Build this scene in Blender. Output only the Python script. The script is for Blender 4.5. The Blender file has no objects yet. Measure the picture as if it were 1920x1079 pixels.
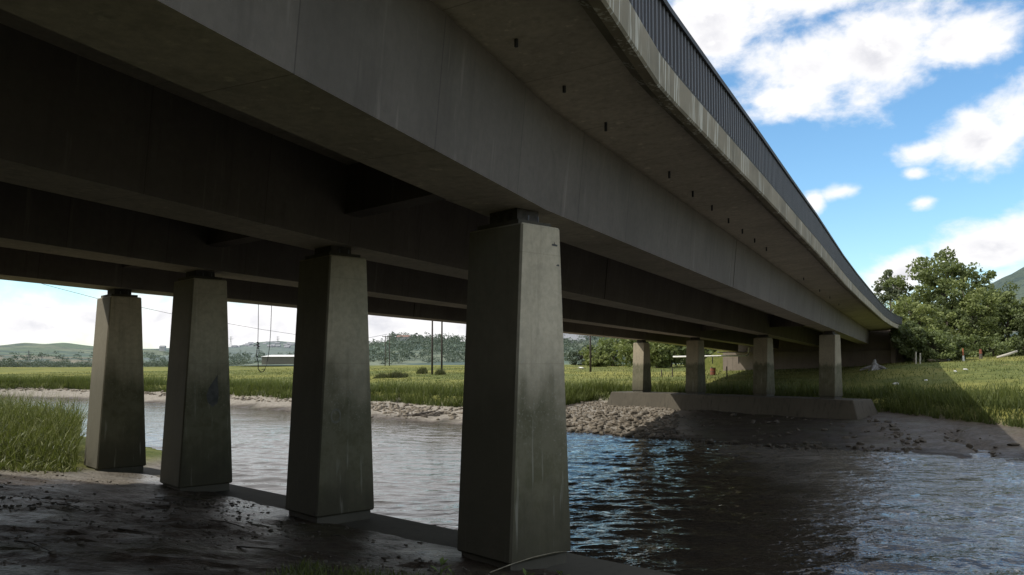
import bpy, bmesh, math, random
import numpy as np
from mathutils import Vector

random.seed(7); RNG = np.random.default_rng(11)
SC = bpy.context.scene; COL = SC.collection
R = math.radians

# ------------------------------------------------------------------ helpers
F, CY, PITCH = 1507.0, 602.02, R(3.0)      # camera constants (metres, camera at the origin)
def ray(px, py):
    x = (px-960)/F; y = -(py-CY)/F
    return (x, math.cos(PITCH)-y*math.sin(PITCH), math.sin(PITCH)+y*math.cos(PITCH))
def atz(px, py, z):
    r = ray(px, py); t = z/r[2]; return (r[0]*t, r[1]*t, z)
def atd(px, py, d):
    r = ray(px, py); t = d/r[1]; return (r[0]*t, d, r[2]*t)

def tag(o, label=None, cat=None, group=None, kind=None):
    if label: o['label'] = label
    if cat: o['category'] = cat
    if group: o['group'] = group
    if kind: o['kind'] = kind
    return o
def thing(name, label, cat, loc=(0,0,0), group=None):
    o = bpy.data.objects.new(name, None); COL.objects.link(o); o.location = loc
    o.empty_display_size = .2
    return tag(o, label, cat, group)
def link(name, me, mat, parent=None):
    o = bpy.data.objects.new(name, me); COL.objects.link(o)
    if mat: me.materials.clear(); me.materials.append(mat)
    if parent is not None:
        o.parent = parent
        o.matrix_parent_inverse = parent.matrix_basis.inverted()
    return o
def mesh(name, V, Fs, mat, parent=None, smooth=False):
    me = bpy.data.meshes.new(name); me.from_pydata([tuple(map(float,v)) for v in V], [], [tuple(map(int,f)) for f in Fs]); me.update()
    if smooth: me.polygons.foreach_set('use_smooth', [True]*len(me.polygons))
    return link(name, me, mat, parent)
def fastmesh(name, V, Q, mat, parent=None, smooth=False, attrs=None):
    """V (n,3), Q (m,k) numpy; k=3 or 4"""
    V = np.asarray(V, np.float32); Q = np.asarray(Q, np.int32); k = Q.shape[1]
    me = bpy.data.meshes.new(name)
    me.vertices.add(len(V)); me.vertices.foreach_set('co', V.ravel())
    me.loops.add(Q.size); me.loops.foreach_set('vertex_index', Q.ravel())
    me.polygons.add(len(Q))
    me.polygons.foreach_set('loop_start', np.arange(0, Q.size, k, dtype=np.int32))
    me.polygons.foreach_set('loop_total', np.full(len(Q), k, np.int32))
    if smooth: me.polygons.foreach_set('use_smooth', np.ones(len(Q), bool))
    for an, av in (attrs or {}).items():
        a = me.attributes.new(an, 'FLOAT', 'POINT'); a.data.foreach_set('value', np.asarray(av, np.float32))
    me.update(calc_edges=True); me.validate()
    return link(name, me, mat, parent)
class MB:
    def __init__(s): s.V=[]; s.F=[]
    def add(s, V, Fs):
        n=len(s.V); s.V += [tuple(v) for v in V]; s.F += [tuple(i+n for i in f) for f in Fs]; return s
    def box(s, c, half, ax=((1,0,0),(0,1,0),(0,0,1))):
        c=Vector(c); a=[Vector(x) for x in ax]
        V=[c+a[0]*half[0]*i+a[1]*half[1]*j+a[2]*half[2]*k for k in(-1,1) for j in(-1,1) for i in(-1,1)]
        return s.add(V,[(0,2,3,1),(4,5,7,6),(0,1,5,4),(2,6,7,3),(0,4,6,2),(1,3,7,5)])
    def tube(s, P, r, n=6, cap=True):
        P=[Vector(p) for p in P]; rr=r if isinstance(r,(list,tuple)) else [r]*len(P)
        rings=[]
        up=Vector((0,0,1))
        for i,p in enumerate(P):
            d=(P[min(i+1,len(P)-1)]-P[max(i-1,0)]).normalized()
            a=d.cross(up) if abs(d.z)<.95 else d.cross(Vector((1,0,0)))
            a.normalize(); b=d.cross(a)
            rings.append([p+(a*math.cos(2*math.pi*k/n)+b*math.sin(2*math.pi*k/n))*rr[i] for k in range(n)])
        V=[v for q in rings for v in q]; Fs=[]
        for i in range(len(P)-1):
            for k in range(n): Fs.append((i*n+k,i*n+(k+1)%n,(i+1)*n+(k+1)%n,(i+1)*n+k))
        if cap: Fs.append(tuple(range(n))[::-1]); Fs.append(tuple((len(P)-1)*n+k for k in range(n)))
        return s.add(V,Fs)
    def build(s, name, mat, parent=None, smooth=False, bevel=0):
        o=mesh(name,s.V,s.F,mat,parent,smooth)
        if bevel:
            bm=bmesh.new(); bm.from_mesh(o.data)
            es=[e for e in bm.edges if len(e.link_faces)==2 and e.calc_face_angle(0)>.5]
            bmesh.ops.bevel(bm,geom=es,offset=bevel,segments=1,affect='EDGES',clamp_overlap=True)
            bm.to_mesh(o.data); bm.free()
        return o

# lattice value noise
_T = RNG.random((256,256))
def vnoise(x, y):
    xi=np.floor(x).astype(int); yi=np.floor(y).astype(int); fx=x-xi; fy=y-yi
    fx=fx*fx*(3-2*fx); fy=fy*fy*(3-2*fy)
    g=lambda a,b:_T[a&255,b&255]
    return (g(xi,yi)*(1-fx)+g(xi+1,yi)*fx)*(1-fy)+(g(xi,yi+1)*(1-fx)+g(xi+1,yi+1)*fx)*fy-.5
def fbm(x, y, o=4):
    r=0; a=1
    for i in range(o): r=r+a*vnoise(x*2**i+17.3*i,y*2**i+5.1*i); a*=.5
    return r

# ------------------------------------------------------------------ materials
class NT:
    def __init__(s, name):
        s.m=bpy.data.materials.new(name); s.m.use_nodes=True; s.t=s.m.node_tree; s.t.nodes.clear()
        s.out=s.n('ShaderNodeOutputMaterial')
    def n(s, typ, **kw):
        x=s.t.nodes.new(typ)
        for k,v in kw.items(): setattr(x,k,v)
        return x
    def l(s,a,b): s.t.links.new(a,b)
    def val(s, sock, v):
        if hasattr(v,'is_output') or isinstance(v,bpy.types.NodeSocket): s.l(v,sock)
        else: sock.default_value=v
    def math(s, op, a, b=0.0, c=None, clamp=False):
        x=s.n('ShaderNodeMath',operation=op,use_clamp=clamp); s.val(x.inputs[0],a); s.val(x.inputs[1],b)
        if c is not None: s.val(x.inputs[2],c)
        return x.outputs[0]
    def mapr(s, v, a, b, c=0.0, d=1.0, smooth=True):
        x=s.n('ShaderNodeMapRange'); x.interpolation_type='SMOOTHSTEP' if smooth else 'LINEAR'
        s.val(x.inputs[0],v)
        for i,q in enumerate((a,b,c,d)): s.val(x.inputs[i+1],q)
        return x.outputs[0]
    def mix(s, f, a, b, mode='MIX'):
        x=s.n('ShaderNodeMix',data_type='RGBA',blend_type=mode); s.val(x.inputs[0],f)
        for i,q in ((6,a),(7,b)):
            if isinstance(q,bpy.types.NodeSocket): s.l(q,x.inputs[i])
            else: x.inputs[i].default_value=(*q,1) if len(q)==3 else q
        return x.outputs[2]
    def pos(s, scale=(1,1,1)):
        g=s.n('ShaderNodeNewGeometry'); m=s.n('ShaderNodeVectorMath',operation='MULTIPLY'); s.l(g.outputs['Position'],m.inputs[0]); m.inputs[1].default_value=scale
        return m.outputs[0]
    def noise(s, scale, detail=4, rough=.55, vec=(1,1,1), dist=0):
        x=s.n('ShaderNodeTexNoise'); x.inputs['Scale'].default_value=scale; x.inputs['Detail'].default_value=detail
        x.inputs['Roughness'].default_value=rough; x.inputs['Distortion'].default_value=dist
        s.l(s.pos(vec),x.inputs['Vector']); return x.outputs['Fac']
    def attr(s,name):
        x=s.n('ShaderNodeAttribute',attribute_name=name); return x.outputs['Fac']
    def bump(s, h, strength=.5, dist=.05, normal=None):
        x=s.n('ShaderNodeBump'); x.inputs['Strength'].default_value=strength; x.inputs['Distance'].default_value=dist; s.l(h,x.inputs['Height'])
        if normal is not None: s.l(normal,x.inputs['Normal'])
        return x.outputs[0]
    def principled(s, col, rough=.8, normal=None, spec=.4, metal=0):
        p=s.n('ShaderNodeBsdfPrincipled'); s.val(p.inputs['Base Color'],col if isinstance(col,bpy.types.NodeSocket) else (*col,1))
        s.val(p.inputs['Roughness'],rough); p.inputs['Specular IOR Level'].default_value=spec; p.inputs['Metallic'].default_value=metal
        if normal is not None: s.l(normal,p.inputs['Normal'])
        s.l(p.outputs[0],s.out.inputs[0]); return p

def z_of(t):
    g=t.n('ShaderNodeNewGeometry'); x=t.n('ShaderNodeSeparateXYZ'); t.l(g.outputs['Position'],x.inputs[0]); return x.outputs[2]

def mat_concrete(name, base, dark, streak=.35, tide=None, panels=False, face_shade=.85, sharp=.7, amp=2.6):
    t=NT(name)
    big=t.noise(.55,5,.6); fine=t.noise(9,4,.65); st=t.noise(1.0,5,.6,(5,5,.35)); blot=t.noise(2.3,6,.7)
    c=t.mix(t.mapr(big,.35,.7), base, tuple(b*.78 for b in base))
    c=t.mix(t.math('MULTIPLY',t.mapr(st,.5,.75),streak), c, dark)
    c=t.mix(t.math('MULTIPLY',t.mapr(blot,.55,.72),.35), c, tuple(b*.62 for b in base))
    c=t.mix(t.math('MULTIPLY',t.mapr(fine,.3,.7),.22), c, (.08,.075,.06))
    if panels:
        g=t.n('ShaderNodeNewGeometry'); dt=t.n('ShaderNodeVectorMath',operation='DOT_PRODUCT'); t.l(g.outputs['Position'],dt.inputs[0]); dt.inputs[1].default_value=(.445,.895,0)
        q=t.math('MULTIPLY',dt.outputs['Value'],1/2.44); wn_=t.n('ShaderNodeTexWhiteNoise',noise_dimensions='1D'); t.l(t.math('FLOOR',q),wn_.inputs['W'])
        c=t.mix(t.math('MULTIPLY',wn_.outputs['Value'],.16),c,tuple(b*.45 for b in base))
        fr=t.math('FRACT',q); jn=t.math('LESS_THAN',fr,.007); c=t.mix(t.math('MULTIPLY',jn,.55),c,tuple(b*.3 for b in base))
        run=t.noise(1.0,4,.65,(4.5,4.5,.12)); c=t.mix(t.math('MULTIPLY',t.mapr(run,.6,.72),.35),c,tuple(min(1,b*1.7) for b in base))
        run2=t.noise(1.0,4,.65,(2.7,2.7,.1)); c=t.mix(t.math('MULTIPLY',t.mapr(run2,.56,.7),.4),c,tuple(b*.5 for b in base))
    rough=.85
    if tide is not None:
        z=z_of(t); w=t.math('ADD',z,t.math('MULTIPLY',t.math('SUBTRACT',big,.5),amp))
        w=t.math('ADD',w,t.math('MULTIPLY',t.math('SUBTRACT',st,.5),.9))
        pl=t.math('FRACT',t.math('ADD',t.math('MULTIPLY',z,.62),t.math('MULTIPLY',big,.02))); c=t.mix(t.math('MULTIPLY',t.math('LESS_THAN',pl,.009),.25),c,dark)
        c=t.mix(t.mapr(w,tide+sharp,tide-sharp), c, t.mix(t.mapr(blot,.4,.65),(.14,.13,.085),(.10,.095,.055)))
        sp=t.noise(26,2,.6)
        band=t.math('MULTIPLY',t.mapr(w,tide+1.1,tide+.1),t.mapr(w,tide-1.4,tide-.4))
        c=t.mix(t.math('MULTIPLY',t.math('MULTIPLY',t.mapr(sp,.58,.68),band),.22), c, (.42,.41,.36))
        c=t.mix(t.mapr(w,tide-1.1,tide-2.7), c, (.055,.05,.032))
        pale=t.noise(1.0,3,.5,(9,9,.8))
        c=t.mix(t.math('MULTIPLY',t.math('MULTIPLY',t.mapr(pale,.62,.72),t.mapr(z,tide+.3,tide-.8)),.4), c, (.32,.31,.26))
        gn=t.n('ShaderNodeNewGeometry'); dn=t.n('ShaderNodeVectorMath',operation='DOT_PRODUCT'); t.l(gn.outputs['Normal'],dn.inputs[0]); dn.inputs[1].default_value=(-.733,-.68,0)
        c=t.mix(t.math('MULTIPLY',t.mapr(dn.outputs['Value'],.5,.8),face_shade), c, t.mix(blot,(.06,.058,.04),(.11,.10,.075)))  # shade put into the colour of faces turned toward camera-left
    t.principled(c, rough, t.bump(t.math('ADD',fine,t.math('MULTIPLY',blot,.6)),.25,.02), .25)
    return t.m
M={}
M['column']=mat_concrete('column_concrete',(.62,.55,.41),(.26,.23,.165),.5,tide=-.15)
M['column_far']=mat_concrete('far_column_concrete',(.38,.33,.235),(.2,.18,.13),.5,tide=-.05,face_shade=.1,sharp=.16,amp=.7)
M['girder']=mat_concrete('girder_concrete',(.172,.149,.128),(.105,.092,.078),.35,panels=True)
M['soffit']=mat_concrete('soffit_concrete',(.60,.53,.43),(.30,.26,.20),.45,panels=True)  # paler than the girders: bounced light from the water put into the colour
M['cap']=mat_concrete('cap_concrete',(.085,.078,.06),(.04,.036,.028),.5)
M['abut']=mat_concrete('abutment_concrete',(.2,.165,.135),(.1,.085,.07),.5)

def mat_fascia():
    t=NT('fascia_concrete')
    a=t.noise(1.0,5,.6,(3.2,3.2,.12)); big=t.noise(.8,4,.6); fine=t.noise(10,4,.6)
    c=t.mix(t.mapr(big,.35,.7),(.33,.285,.205),(.21,.185,.13))
    c=t.mix(t.math('MULTIPLY',t.mapr(a,.36,.28),.6),c,(.12,.11,.08))
    m=t.noise(1.0,2,.5,(2.4,2.4,.25)); b=t.noise(1.0,3,.6,(14,14,.5))
    w=t.math('MULTIPLY',t.mapr(m,.5,.58),t.mapr(b,.5,.6))
    c=t.mix(t.math('MULTIPLY',w,.85),c,(.72,.70,.60))
    c=t.mix(t.math('MULTIPLY',fine,.25),c,(.1,.1,.08))
    t.principled(c,.85,t.bump(fine,.25,.02),.25); return t.m
M['fascia']=mat_fascia()

def mat_simple(name, col, rough=.7, var=.35, scale=6, metal=0, spec=.4, bump=.2):
    t=NT(name); n=t.noise(scale,4,.6); n2=t.noise(scale*.2,3,.6)
    c=t.mix(t.mapr(n,.3,.7),tuple(v*(1-var) for v in col),tuple(min(1,v*(1+var)) for v in col))
    c=t.mix(t.math('MULTIPLY',n2,.4),c,tuple(v*.6 for v in col))
    t.principled(c,rough,t.bump(n,bump,.02) if bump else None,spec,metal); return t.m
M['steel']=mat_simple('grey_painted_steel',(.11,.115,.125),.55,.25,3)
M['dark_steel']=mat_simple('dark_steel',(.035,.035,.04),.6)
M['rubber']=mat_simple('bearing_rubber',(.07,.063,.055),.95,spec=.1)
M['wood']=mat_simple('weathered_pole_wood',(.06,.05,.042),.85)
M['rope']=mat_simple('rope_fibre',(.045,.045,.05),.9)
M['white_pipe']=mat_simple('white_pipe_paint',(.78,.77,.74),.5,.1)
M['white']=mat_simple('white_paint',(.75,.75,.72),.6,.12)
M['orange']=mat_simple('faded_orange_plastic',(.36,.12,.06),.6,.2)
M['red_brown']=mat_simple('red_brown_rust',(.22,.07,.04),.7)
M['pale_wood']=mat_simple('pale_driftwood',(.46,.43,.36),.8,.2)
M['drift']=mat_simple('dark_driftwood',(.10,.085,.07),.85)
M['paint_mark']=mat_simple('dark_paint_mark',(.085,.083,.08),.7)
M['chalk']=mat_simple('pale_chalk_mark',(.15,.145,.115),.8)
M['bark']=mat_simple('tree_bark',(.10,.085,.065),.9,.4,5)
M['roof_red']=mat_simple('red_roof_tiles',(.22,.14,.115),.8)
M['house_wall']=mat_simple('pale_render',(.46,.47,.47),.8,.08)
M['house_roof']=mat_simple('grey_slate_roof',(.26,.27,.29),.8,.1)
M['asphalt']=mat_simple('asphalt',(.05,.05,.05),.9)

def mat_parapet():
    t=NT('parapet_steel'); n=t.noise(1.0,4,.6,(4,4,.5)); n2=t.noise(12,3,.6)
    c=t.mix(t.mapr(n,.35,.7),(.066,.066,.069),(.045,.046,.049)); c=t.mix(t.math('MULTIPLY',n2,.3),c,(.04,.04,.04))
    t.principled(c,.5,None,.4); return t.m
M['parapet']=mat_parapet()

def mat_leaf(name, a, b, trans=.3, rough=.55):
    t=NT(name); f=t.attr('tint')
    c=t.mix(f,a,b)
    d=t.n('ShaderNodeBsdfPrincipled'); t.l(c,d.inputs['Base Color']); d.inputs['Roughness'].default_value=rough; d.inputs['Specular IOR Level'].default_value=.25
    tr=t.n('ShaderNodeBsdfTranslucent'); t.l(t.mix(.5,c,(.22,.28,.03)),tr.inputs[0])
    mx=t.n('ShaderNodeMixShader'); mx.inputs[0].default_value=trans; t.l(d.outputs[0],mx.inputs[1]); t.l(tr.outputs[0],mx.inputs[2]); t.l(mx.outputs[0],t.out.inputs[0])
    return t.m
M['leaf_mid']=mat_leaf('leaf_mid_green',(.085,.11,.045),(.20,.24,.095))
M['leaf_dark']=mat_leaf('leaf_dark_green',(.06,.08,.038),(.145,.175,.075))
M['leaf_light']=mat_leaf('leaf_light_green',(.11,.14,.05),(.26,.29,.11))
M['leaf_grey']=mat_leaf('leaf_silver_green',(.09,.115,.075),(.22,.245,.17))
M['leaf_haze']=mat_leaf('leaf_far_hazy_green',(.095,.125,.105),(.14,.175,.13),.1)  # haze of distance mixed into the leaf green
M['grass']=mat_leaf('grass_blade',(.05,.07,.02),(.225,.22,.078),.25)
M['reed']=mat_leaf('reed_blade',(.05,.07,.018),(.24,.25,.10),.25)
M['weed']=mat_leaf('weed_leaf',(.06,.10,.03),(.16,.22,.06),.3)
M['bankgrass']=mat_leaf('bank_grass_blade',(.03,.045,.014),(.125,.145,.04),.25)
M['rush']=mat_leaf('rush_blade',(.035,.045,.02),(.09,.085,.04),.2)

def mat_ground():
    t=NT('ground'); g=t.attr('grass'); w=t.attr('wet'); sh=t.attr('stone')
    n1=t.noise(.05,5,.6); n2=t.noise(.45,5,.62); n3=t.noise(3.5,5,.65); n4=t.noise(14,4,.65)
    gr=t.mix(t.mapr(n2,.3,.7),(.08,.10,.03),(.16,.175,.058))
    gr=t.mix(t.mapr(n1,.42,.62),gr,(.23,.22,.065))
    gr=t.mix(t.math('MULTIPLY',t.mapr(n3,.45,.7),.55),gr,(.045,.07,.015))
    gr=t.mix(t.math('MULTIPLY',t.mapr(t.noise(.16,4,.6),.6,.7),.5),gr,(.19,.16,.06))
    mud=t.mix(t.mapr(n3,.35,.65),(.30,.275,.235),(.2,.18,.15))
    mud=t.mix(t.mapr(n4,.5,.7),mud,(.15,.125,.095))
    wet=t.mix(t.mapr(n3,.35,.65),(.055,.04,.028),(.03,.022,.015))
    wet=t.mix(t.math('MULTIPLY',t.mapr(n2,.5,.65),.5),wet,(.045,.045,.02))
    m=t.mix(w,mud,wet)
    m=t.mix(t.math('MULTIPLY',sh,.62),m,t.mix(t.mapr(n2,.4,.62),(.012,.009,.007),(.022,.023,.010)))  # stone attribute: the bridge's shade painted into the mud colour
    c=t.mix(g,m,gr)
    rw=t.mapr(t.math('ADD',t.math('MULTIPLY',t.noise(.7,5,.65),.6),t.math('MULTIPLY',t.noise(1.0,4,.7,(5,11,5)),.4)),.35,.65,.66,.40)
    r=t.n('ShaderNodeMix'); t.l(w,r.inputs[0]); r.inputs[2].default_value=.75; t.l(rw,r.inputs[3])
    shn=t.attr('shine'); rr_=t.n('ShaderNodeMix'); t.l(shn,rr_.inputs[0]); t.l(r.outputs[0],rr_.inputs[2]); rr_.inputs[3].default_value=.2; r=rr_
    r2=t.n('ShaderNodeMix'); t.l(g,r2.inputs[0]); t.l(r.outputs[0],r2.inputs[2]); r2.inputs[3].default_value=.95
    h=t.math('ADD',t.math('MULTIPLY',n3,.7),t.math('ADD',t.math('MULTIPLY',n4,.35),t.math('MULTIPLY',t.noise(1.0,3,.6,(11,24,11)),.22)))
    p=t.principled(c,r2.outputs[0],t.bump(h,.7,.10),.38); t.l(t.mapr(r2.outputs[0],.2,.7,.6,.07),p.inputs['Specular IOR Level']); return t.m
M['ground']=mat_ground()

def mat_water():
    t=NT('river_water')
    geo=t.n('ShaderNodeNewGeometry')
    def wn(scale,vec,rot,detail,dist):
        m=t.n('ShaderNodeMapping'); m.inputs['Rotation'].default_value=(0,0,rot); m.inputs['Scale'].default_value=vec
        t.l(geo.outputs['Position'],m.inputs[0]); x=t.n('ShaderNodeTexNoise'); x.inputs['Scale'].default_value=scale; x.inputs['Detail'].default_value=detail; x.inputs['Roughness'].default_value=.5; x.inputs['Distortion'].default_value=dist
        t.l(m.outputs[0],x.inputs['Vector']); return x.outputs['Fac']
    a=wn(.62,(.75,1.45,1),R(14),2,.8); b=wn(1.9,(.7,1.3,1),R(-16),3,.5); c=wn(.22,(1,1.2,1),R(30),2,.3); d=wn(5.0,(.8,1.5,1),R(10),2,.4)
    gx_=t.n('ShaderNodeSeparateXYZ'); t.l(geo.outputs['Position'],gx_.inputs[0])
    lateral=t.math('ADD',gx_.outputs[0],t.math('MULTIPLY',c,5.0))
    calm=t.math('MULTIPLY',t.mapr(c,.3,.7,.6,1.2),t.mapr(lateral,0,6.5,.42,1.2))
    h=t.math('ADD',t.math('MULTIPLY',a,1.0),t.math('ADD',t.math('MULTIPLY',b,.5),t.math('MULTIPLY',d,.30)))
    h=t.math('MULTIPLY',h,calm)
    nb=t.bump(h,1.0,.10)
    dif=t.mix(t.noise(.1,3,.5),(.026,.022,.017),(.036,.031,.024))
    dif=t.mix(t.mapr(lateral,10,17),dif,(.125,.115,.10))
    p=t.principled(dif,t.mapr(lateral,0,5.5,.055,.03),nb,.5); p.inputs['IOR'].default_value=1.33
    return t.m
M['water']=mat_water()

def mat_rock(name,a,b):
    t=NT(name); oi=t.n('ShaderNodeObjectInfo'); n=t.noise(4,5,.65); n2=t.noise(16,3,.6)
    c=t.mix(t.mapr(n,.3,.7),a,b); c=t.mix(t.math('MULTIPLY',oi.outputs['Random'],.8),c,(.085,.075,.06))
    c=t.mix(t.mapr(n2,.55,.75),c,tuple(v*.5 for v in a))
    c=t.mix(t.mapr(z_of(t),-4.25,-4.55),c,(.05,.042,.03))
    t.principled(c,.85,t.bump(n2,.5,.04),.3); return t.m
M['rock']=mat_rock('rubble_stone',(.25,.21,.16),(.105,.088,.066))
M['rock_pale']=mat_rock('pale_rubble',(.26,.22,.165),(.15,.125,.095))

def mat_hill(name, cols, sc):
    t=NT(name); v=t.n('ShaderNodeTexVoronoi'); v.inputs['Scale'].default_value=sc; v.feature='F1'
    w=t.noise(sc*.7,4,.6)
    ps=t.n('ShaderNodeVectorMath',operation='ADD'); t.l(t.pos((1,.8,3)),ps.inputs[0])
    wv=t.n('ShaderNodeCombineXYZ'); t.l(t.math('MULTIPLY',w,40),wv.inputs[0]); t.l(wv.outputs[0],ps.inputs[1]); t.l(ps.outputs[0],v.inputs['Vector'])
    sep=t.n('ShaderNodeSeparateColor'); t.l(v.outputs['Color'],sep.inputs[0])
    n=t.noise(.02,6,.65); n2=t.noise(.12,4,.7,(1,1,2.5))
    c=t.mix(t.mapr(sep.outputs[0],.3,.7),cols[0],cols[1])
    c=t.mix(t.mapr(sep.outputs[1],.75,.85),c,cols[2])
    c=t.mix(t.mapr(n,.48,.58),c,cols[3])
    c=t.mix(t.math('MULTIPLY',t.mapr(n2,.45,.65),.6),c,tuple(x*.62 for x in cols[3]))
    t.principled(c,.95,None,.1); return t.m
M['hill']=mat_hill('hazy_hill',((.125,.165,.12),(.165,.19,.14),(.195,.18,.14),(.09,.125,.11)),.008)  # aerial haze mixed into the hill colours
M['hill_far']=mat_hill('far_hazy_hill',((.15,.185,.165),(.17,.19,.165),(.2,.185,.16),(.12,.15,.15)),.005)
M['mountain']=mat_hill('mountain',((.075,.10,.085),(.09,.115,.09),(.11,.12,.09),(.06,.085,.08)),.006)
# ------------------------------------------------------------------ terrain
WL=[(-400,260),(-110,128),(-67.6,106.5),(-53.8,101),(-39.1,89.7),(-27.9,81.2),(-20.8,75),(-11.1,65.6),(-3.9,58.9),(3.6,53),(6.9,49.8),(9.5,47.6),(11.3,45.3),(13.6,43.2),(16.1,42.2),(20,40.6),(21.2,38.4),(23.5,37.2),(40,31.5),(100,12),(400,-60)]
TOE=[(-400,270),(-110,136),(-72,114),(-59,110.5),(-40,97),(-27,86.5),(-14,75.5),(-4.5,67),(2.8,62),(4.6,66.5),(5.6,72.5),(8.0,76.6),(25.6,60.6),(27.6,56),(28.0,49.5),(28.8,44.8),(44,38.5),(100,20),(400,-50)]
NB=[(60,-90),(20,-20),(7,2),(4.2,7.5),(2.9,10.7),(.95,12.95),(-2.6,16.0),(-6,19.4),(-9.8,23.3),(-11.6,28),(-15,32),(-24,39),(-60,62),(-400,200)]
def sdist(px, py, poly):
    best=np.full(px.shape,1e18); sg=np.ones(px.shape)
    for (ax,ay),(bx,by) in zip(poly[:-1],poly[1:]):
        dx,dy=bx-ax,by-ay; L=dx*dx+dy*dy
        t=np.clip(((px-ax)*dx+(py-ay)*dy)/L,0,1); qx=px-ax-t*dx; qy=py-ay-t*dy; d=qx*qx+qy*qy
        s=np.where(dx*qy-dy*qx>0,1.,-1.); m=d<best-1e-9
        best=np.where(m,d,best); sg=np.where(m,s,sg)
    return np.sqrt(best)*sg
def inside(px,py,poly):
    c=np.zeros(px.shape,bool); n=len(poly)
    for i in range(n):
        (ax,ay),(bx,by)=poly[i],poly[(i+1)%n]
        if ay==by: continue
        c^=((ay>py)!=(by>py))&(px<(bx-ax)*(py-ay)/(by-ay)+ax)
    return c
def signed(px,py,poly,close):
    return np.abs(sdist(px,py,poly))*np.where(inside(px,py,poly+close),1.,-1.)
def sm(a,b,x):
    t=np.clip((x-a)/(b-a),0,1); return t*t*(3-2*t)
def terrain(x, y):
    x=np.asarray(x,float); y=np.asarray(y,float)
    dW=signed(x,y,WL,[(3000,-60),(3000,3000),(-3000,3000),(-3000,260)]); dT=signed(x,y,TOE,[(3000,-50),(3000,3000),(-3000,3000),(-3000,270)]); dN=signed(x,y,NB,[(-3000,200),(-3000,-3000),(60,-3000)])   # NB runs right to left: its left-hand side is the camera's bank
    dT=dT+1.5*fbm(x*.22,y*.22,3)+.5*fbm(x*.9,y*.9,2)
    az=x/np.maximum(y,1)
    # far bank
    u=np.clip(dW/np.maximum(dW-dT,1e-3),0,1)
    rg=fbm(x*.35,y*.35,4)
    mudz=-4.5+.95*u**1.15+.16*rg*np.minimum(1,u*5)
    # creek in the right mud
    cr=np.exp(-((x-(23.6+(y-41)*.28+.35*np.sin(y*1.1)))/.45)**2)*sm(38,40,y)*(1-sm(46,49,y))
    mudz=mudz-.45*cr
    step=.75*sm(0,1.1,dT+.5*fbm(x*.6,y*.6,3))
    A=np.interp(az,[-.7,-.45,-.15,.2,.42,.5],[.7,.8,1.9,2.3,3.6,4.6]); B=np.interp(az,[-.6,-.15,.2,.45],[60,40,38,34])
    land=-3.55+step+A*(1-np.exp(-np.maximum(dT,0)/B))+.10*fbm(x*.25,y*.25,4)*np.minimum(1,np.maximum(dT,0))
    far=np.where(dT>0,land,mudz)
    far=np.where(dW<0,np.maximum(-4.5+dW*.5,-6.5),far)
    # near bank
    bump=.95*np.exp(-((x-.5)/3.0)**2-((y-5.6)/2.6)**2)
    near=-3.13+.14*np.minimum(dN,9)+bump+.07*fbm(x*.6,y*.6,4)*np.clip((dN-.8)/1.5,0,1)+.07*fbm(x*2.2,y*4,4)*np.clip((dN-.8)/1.5,0,1)
    # unseen banks behind and left, added to keep skylight off the columns' left faces
    bl=(x-.03)*.371+(y-12.19)*.928; nl=.928*x-.371*y
    near=near+6.2*sm(-13.0,-23.0,bl)*sm(1.0,-4.0,nl)
    near=near+9*sm(-14.5,-21.,x)*sm(17.5,12.,y)
    near=near+6*sm(-3.,-13.,y)*sm(15.,7.,x)*sm(-4,1,nl)
    near=np.where(dN<0,np.maximum(-3.2+dN*2.2,-6.5),near)
    z=np.maximum(far,near)
    return z,dW,dT,dN
def gz(x,y): return float(terrain(np.array([x]),np.array([y]))[0][0])

def coords(lo, hi, step, far_lo, far_hi, g=1.18):
    c=list(np.arange(lo,hi+1e-6,step)); d=step; q=hi
    while q<far_hi: d*=g; q+=d; c.append(q)
    d=step; q=lo; pre=[]
    while q>far_lo: d*=g; q-=d; pre.append(q)
    return np.array(pre[::-1]+c)
xs=np.unique(np.concatenate([coords(-70,56,.55,-900,900,1.15),np.arange(-13,6,.22)])); ys=np.unique(np.concatenate([coords(-4,112,.5,-90,1200,1.13),np.arange(3,24,.2)]))
X,Y=np.meshgrid(xs,ys); Z,dW,dT,dN=terrain(X.ravel(),Y.ravel())
nx,ny=len(xs),len(ys)
I=np.arange(nx*ny).reshape(ny,nx)
Q=np.stack([I[:-1,:-1],I[:-1,1:],I[1:,1:],I[1:,:-1]],-1).reshape(-1,4)
jx=fbm(X.ravel()*.8,Y.ravel()*.8,3)
isn=dN>-1.5
gx=X.ravel(); gy=Y.ravel()
nearcam=np.exp(-((gx-.6)/2.6)**2-((gy-4.6)/3.0)**2)+sm(-14.,-17.,gx)*sm(18,15,gy)+sm(-2,-5,gy)+sm(-14,-17,(gx-.03)*.371+(gy-12.19)*.928)
leftb=sm(-10.5,-12.0,gx)*sm(18.5,20.5,gy+.25*(gx+12)*0)*1.0
grass=np.where(isn, np.clip(sm(.30,.6,nearcam+.3*jx)+leftb,0,1), sm(-.1,.6,dT+.8*jx))
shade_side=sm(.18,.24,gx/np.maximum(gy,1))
wet=np.where(isn,1-.0*jx-leftb*.6, np.clip(sm(2.2,.0,dW+1.5*jx)+.75*shade_side*sm(9,14,gx),0,1))  # wet by the waterline; shade side also darkened through the wet colour
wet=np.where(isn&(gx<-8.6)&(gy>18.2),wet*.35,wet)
V=np.stack([gx,gy,Z],1)
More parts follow.
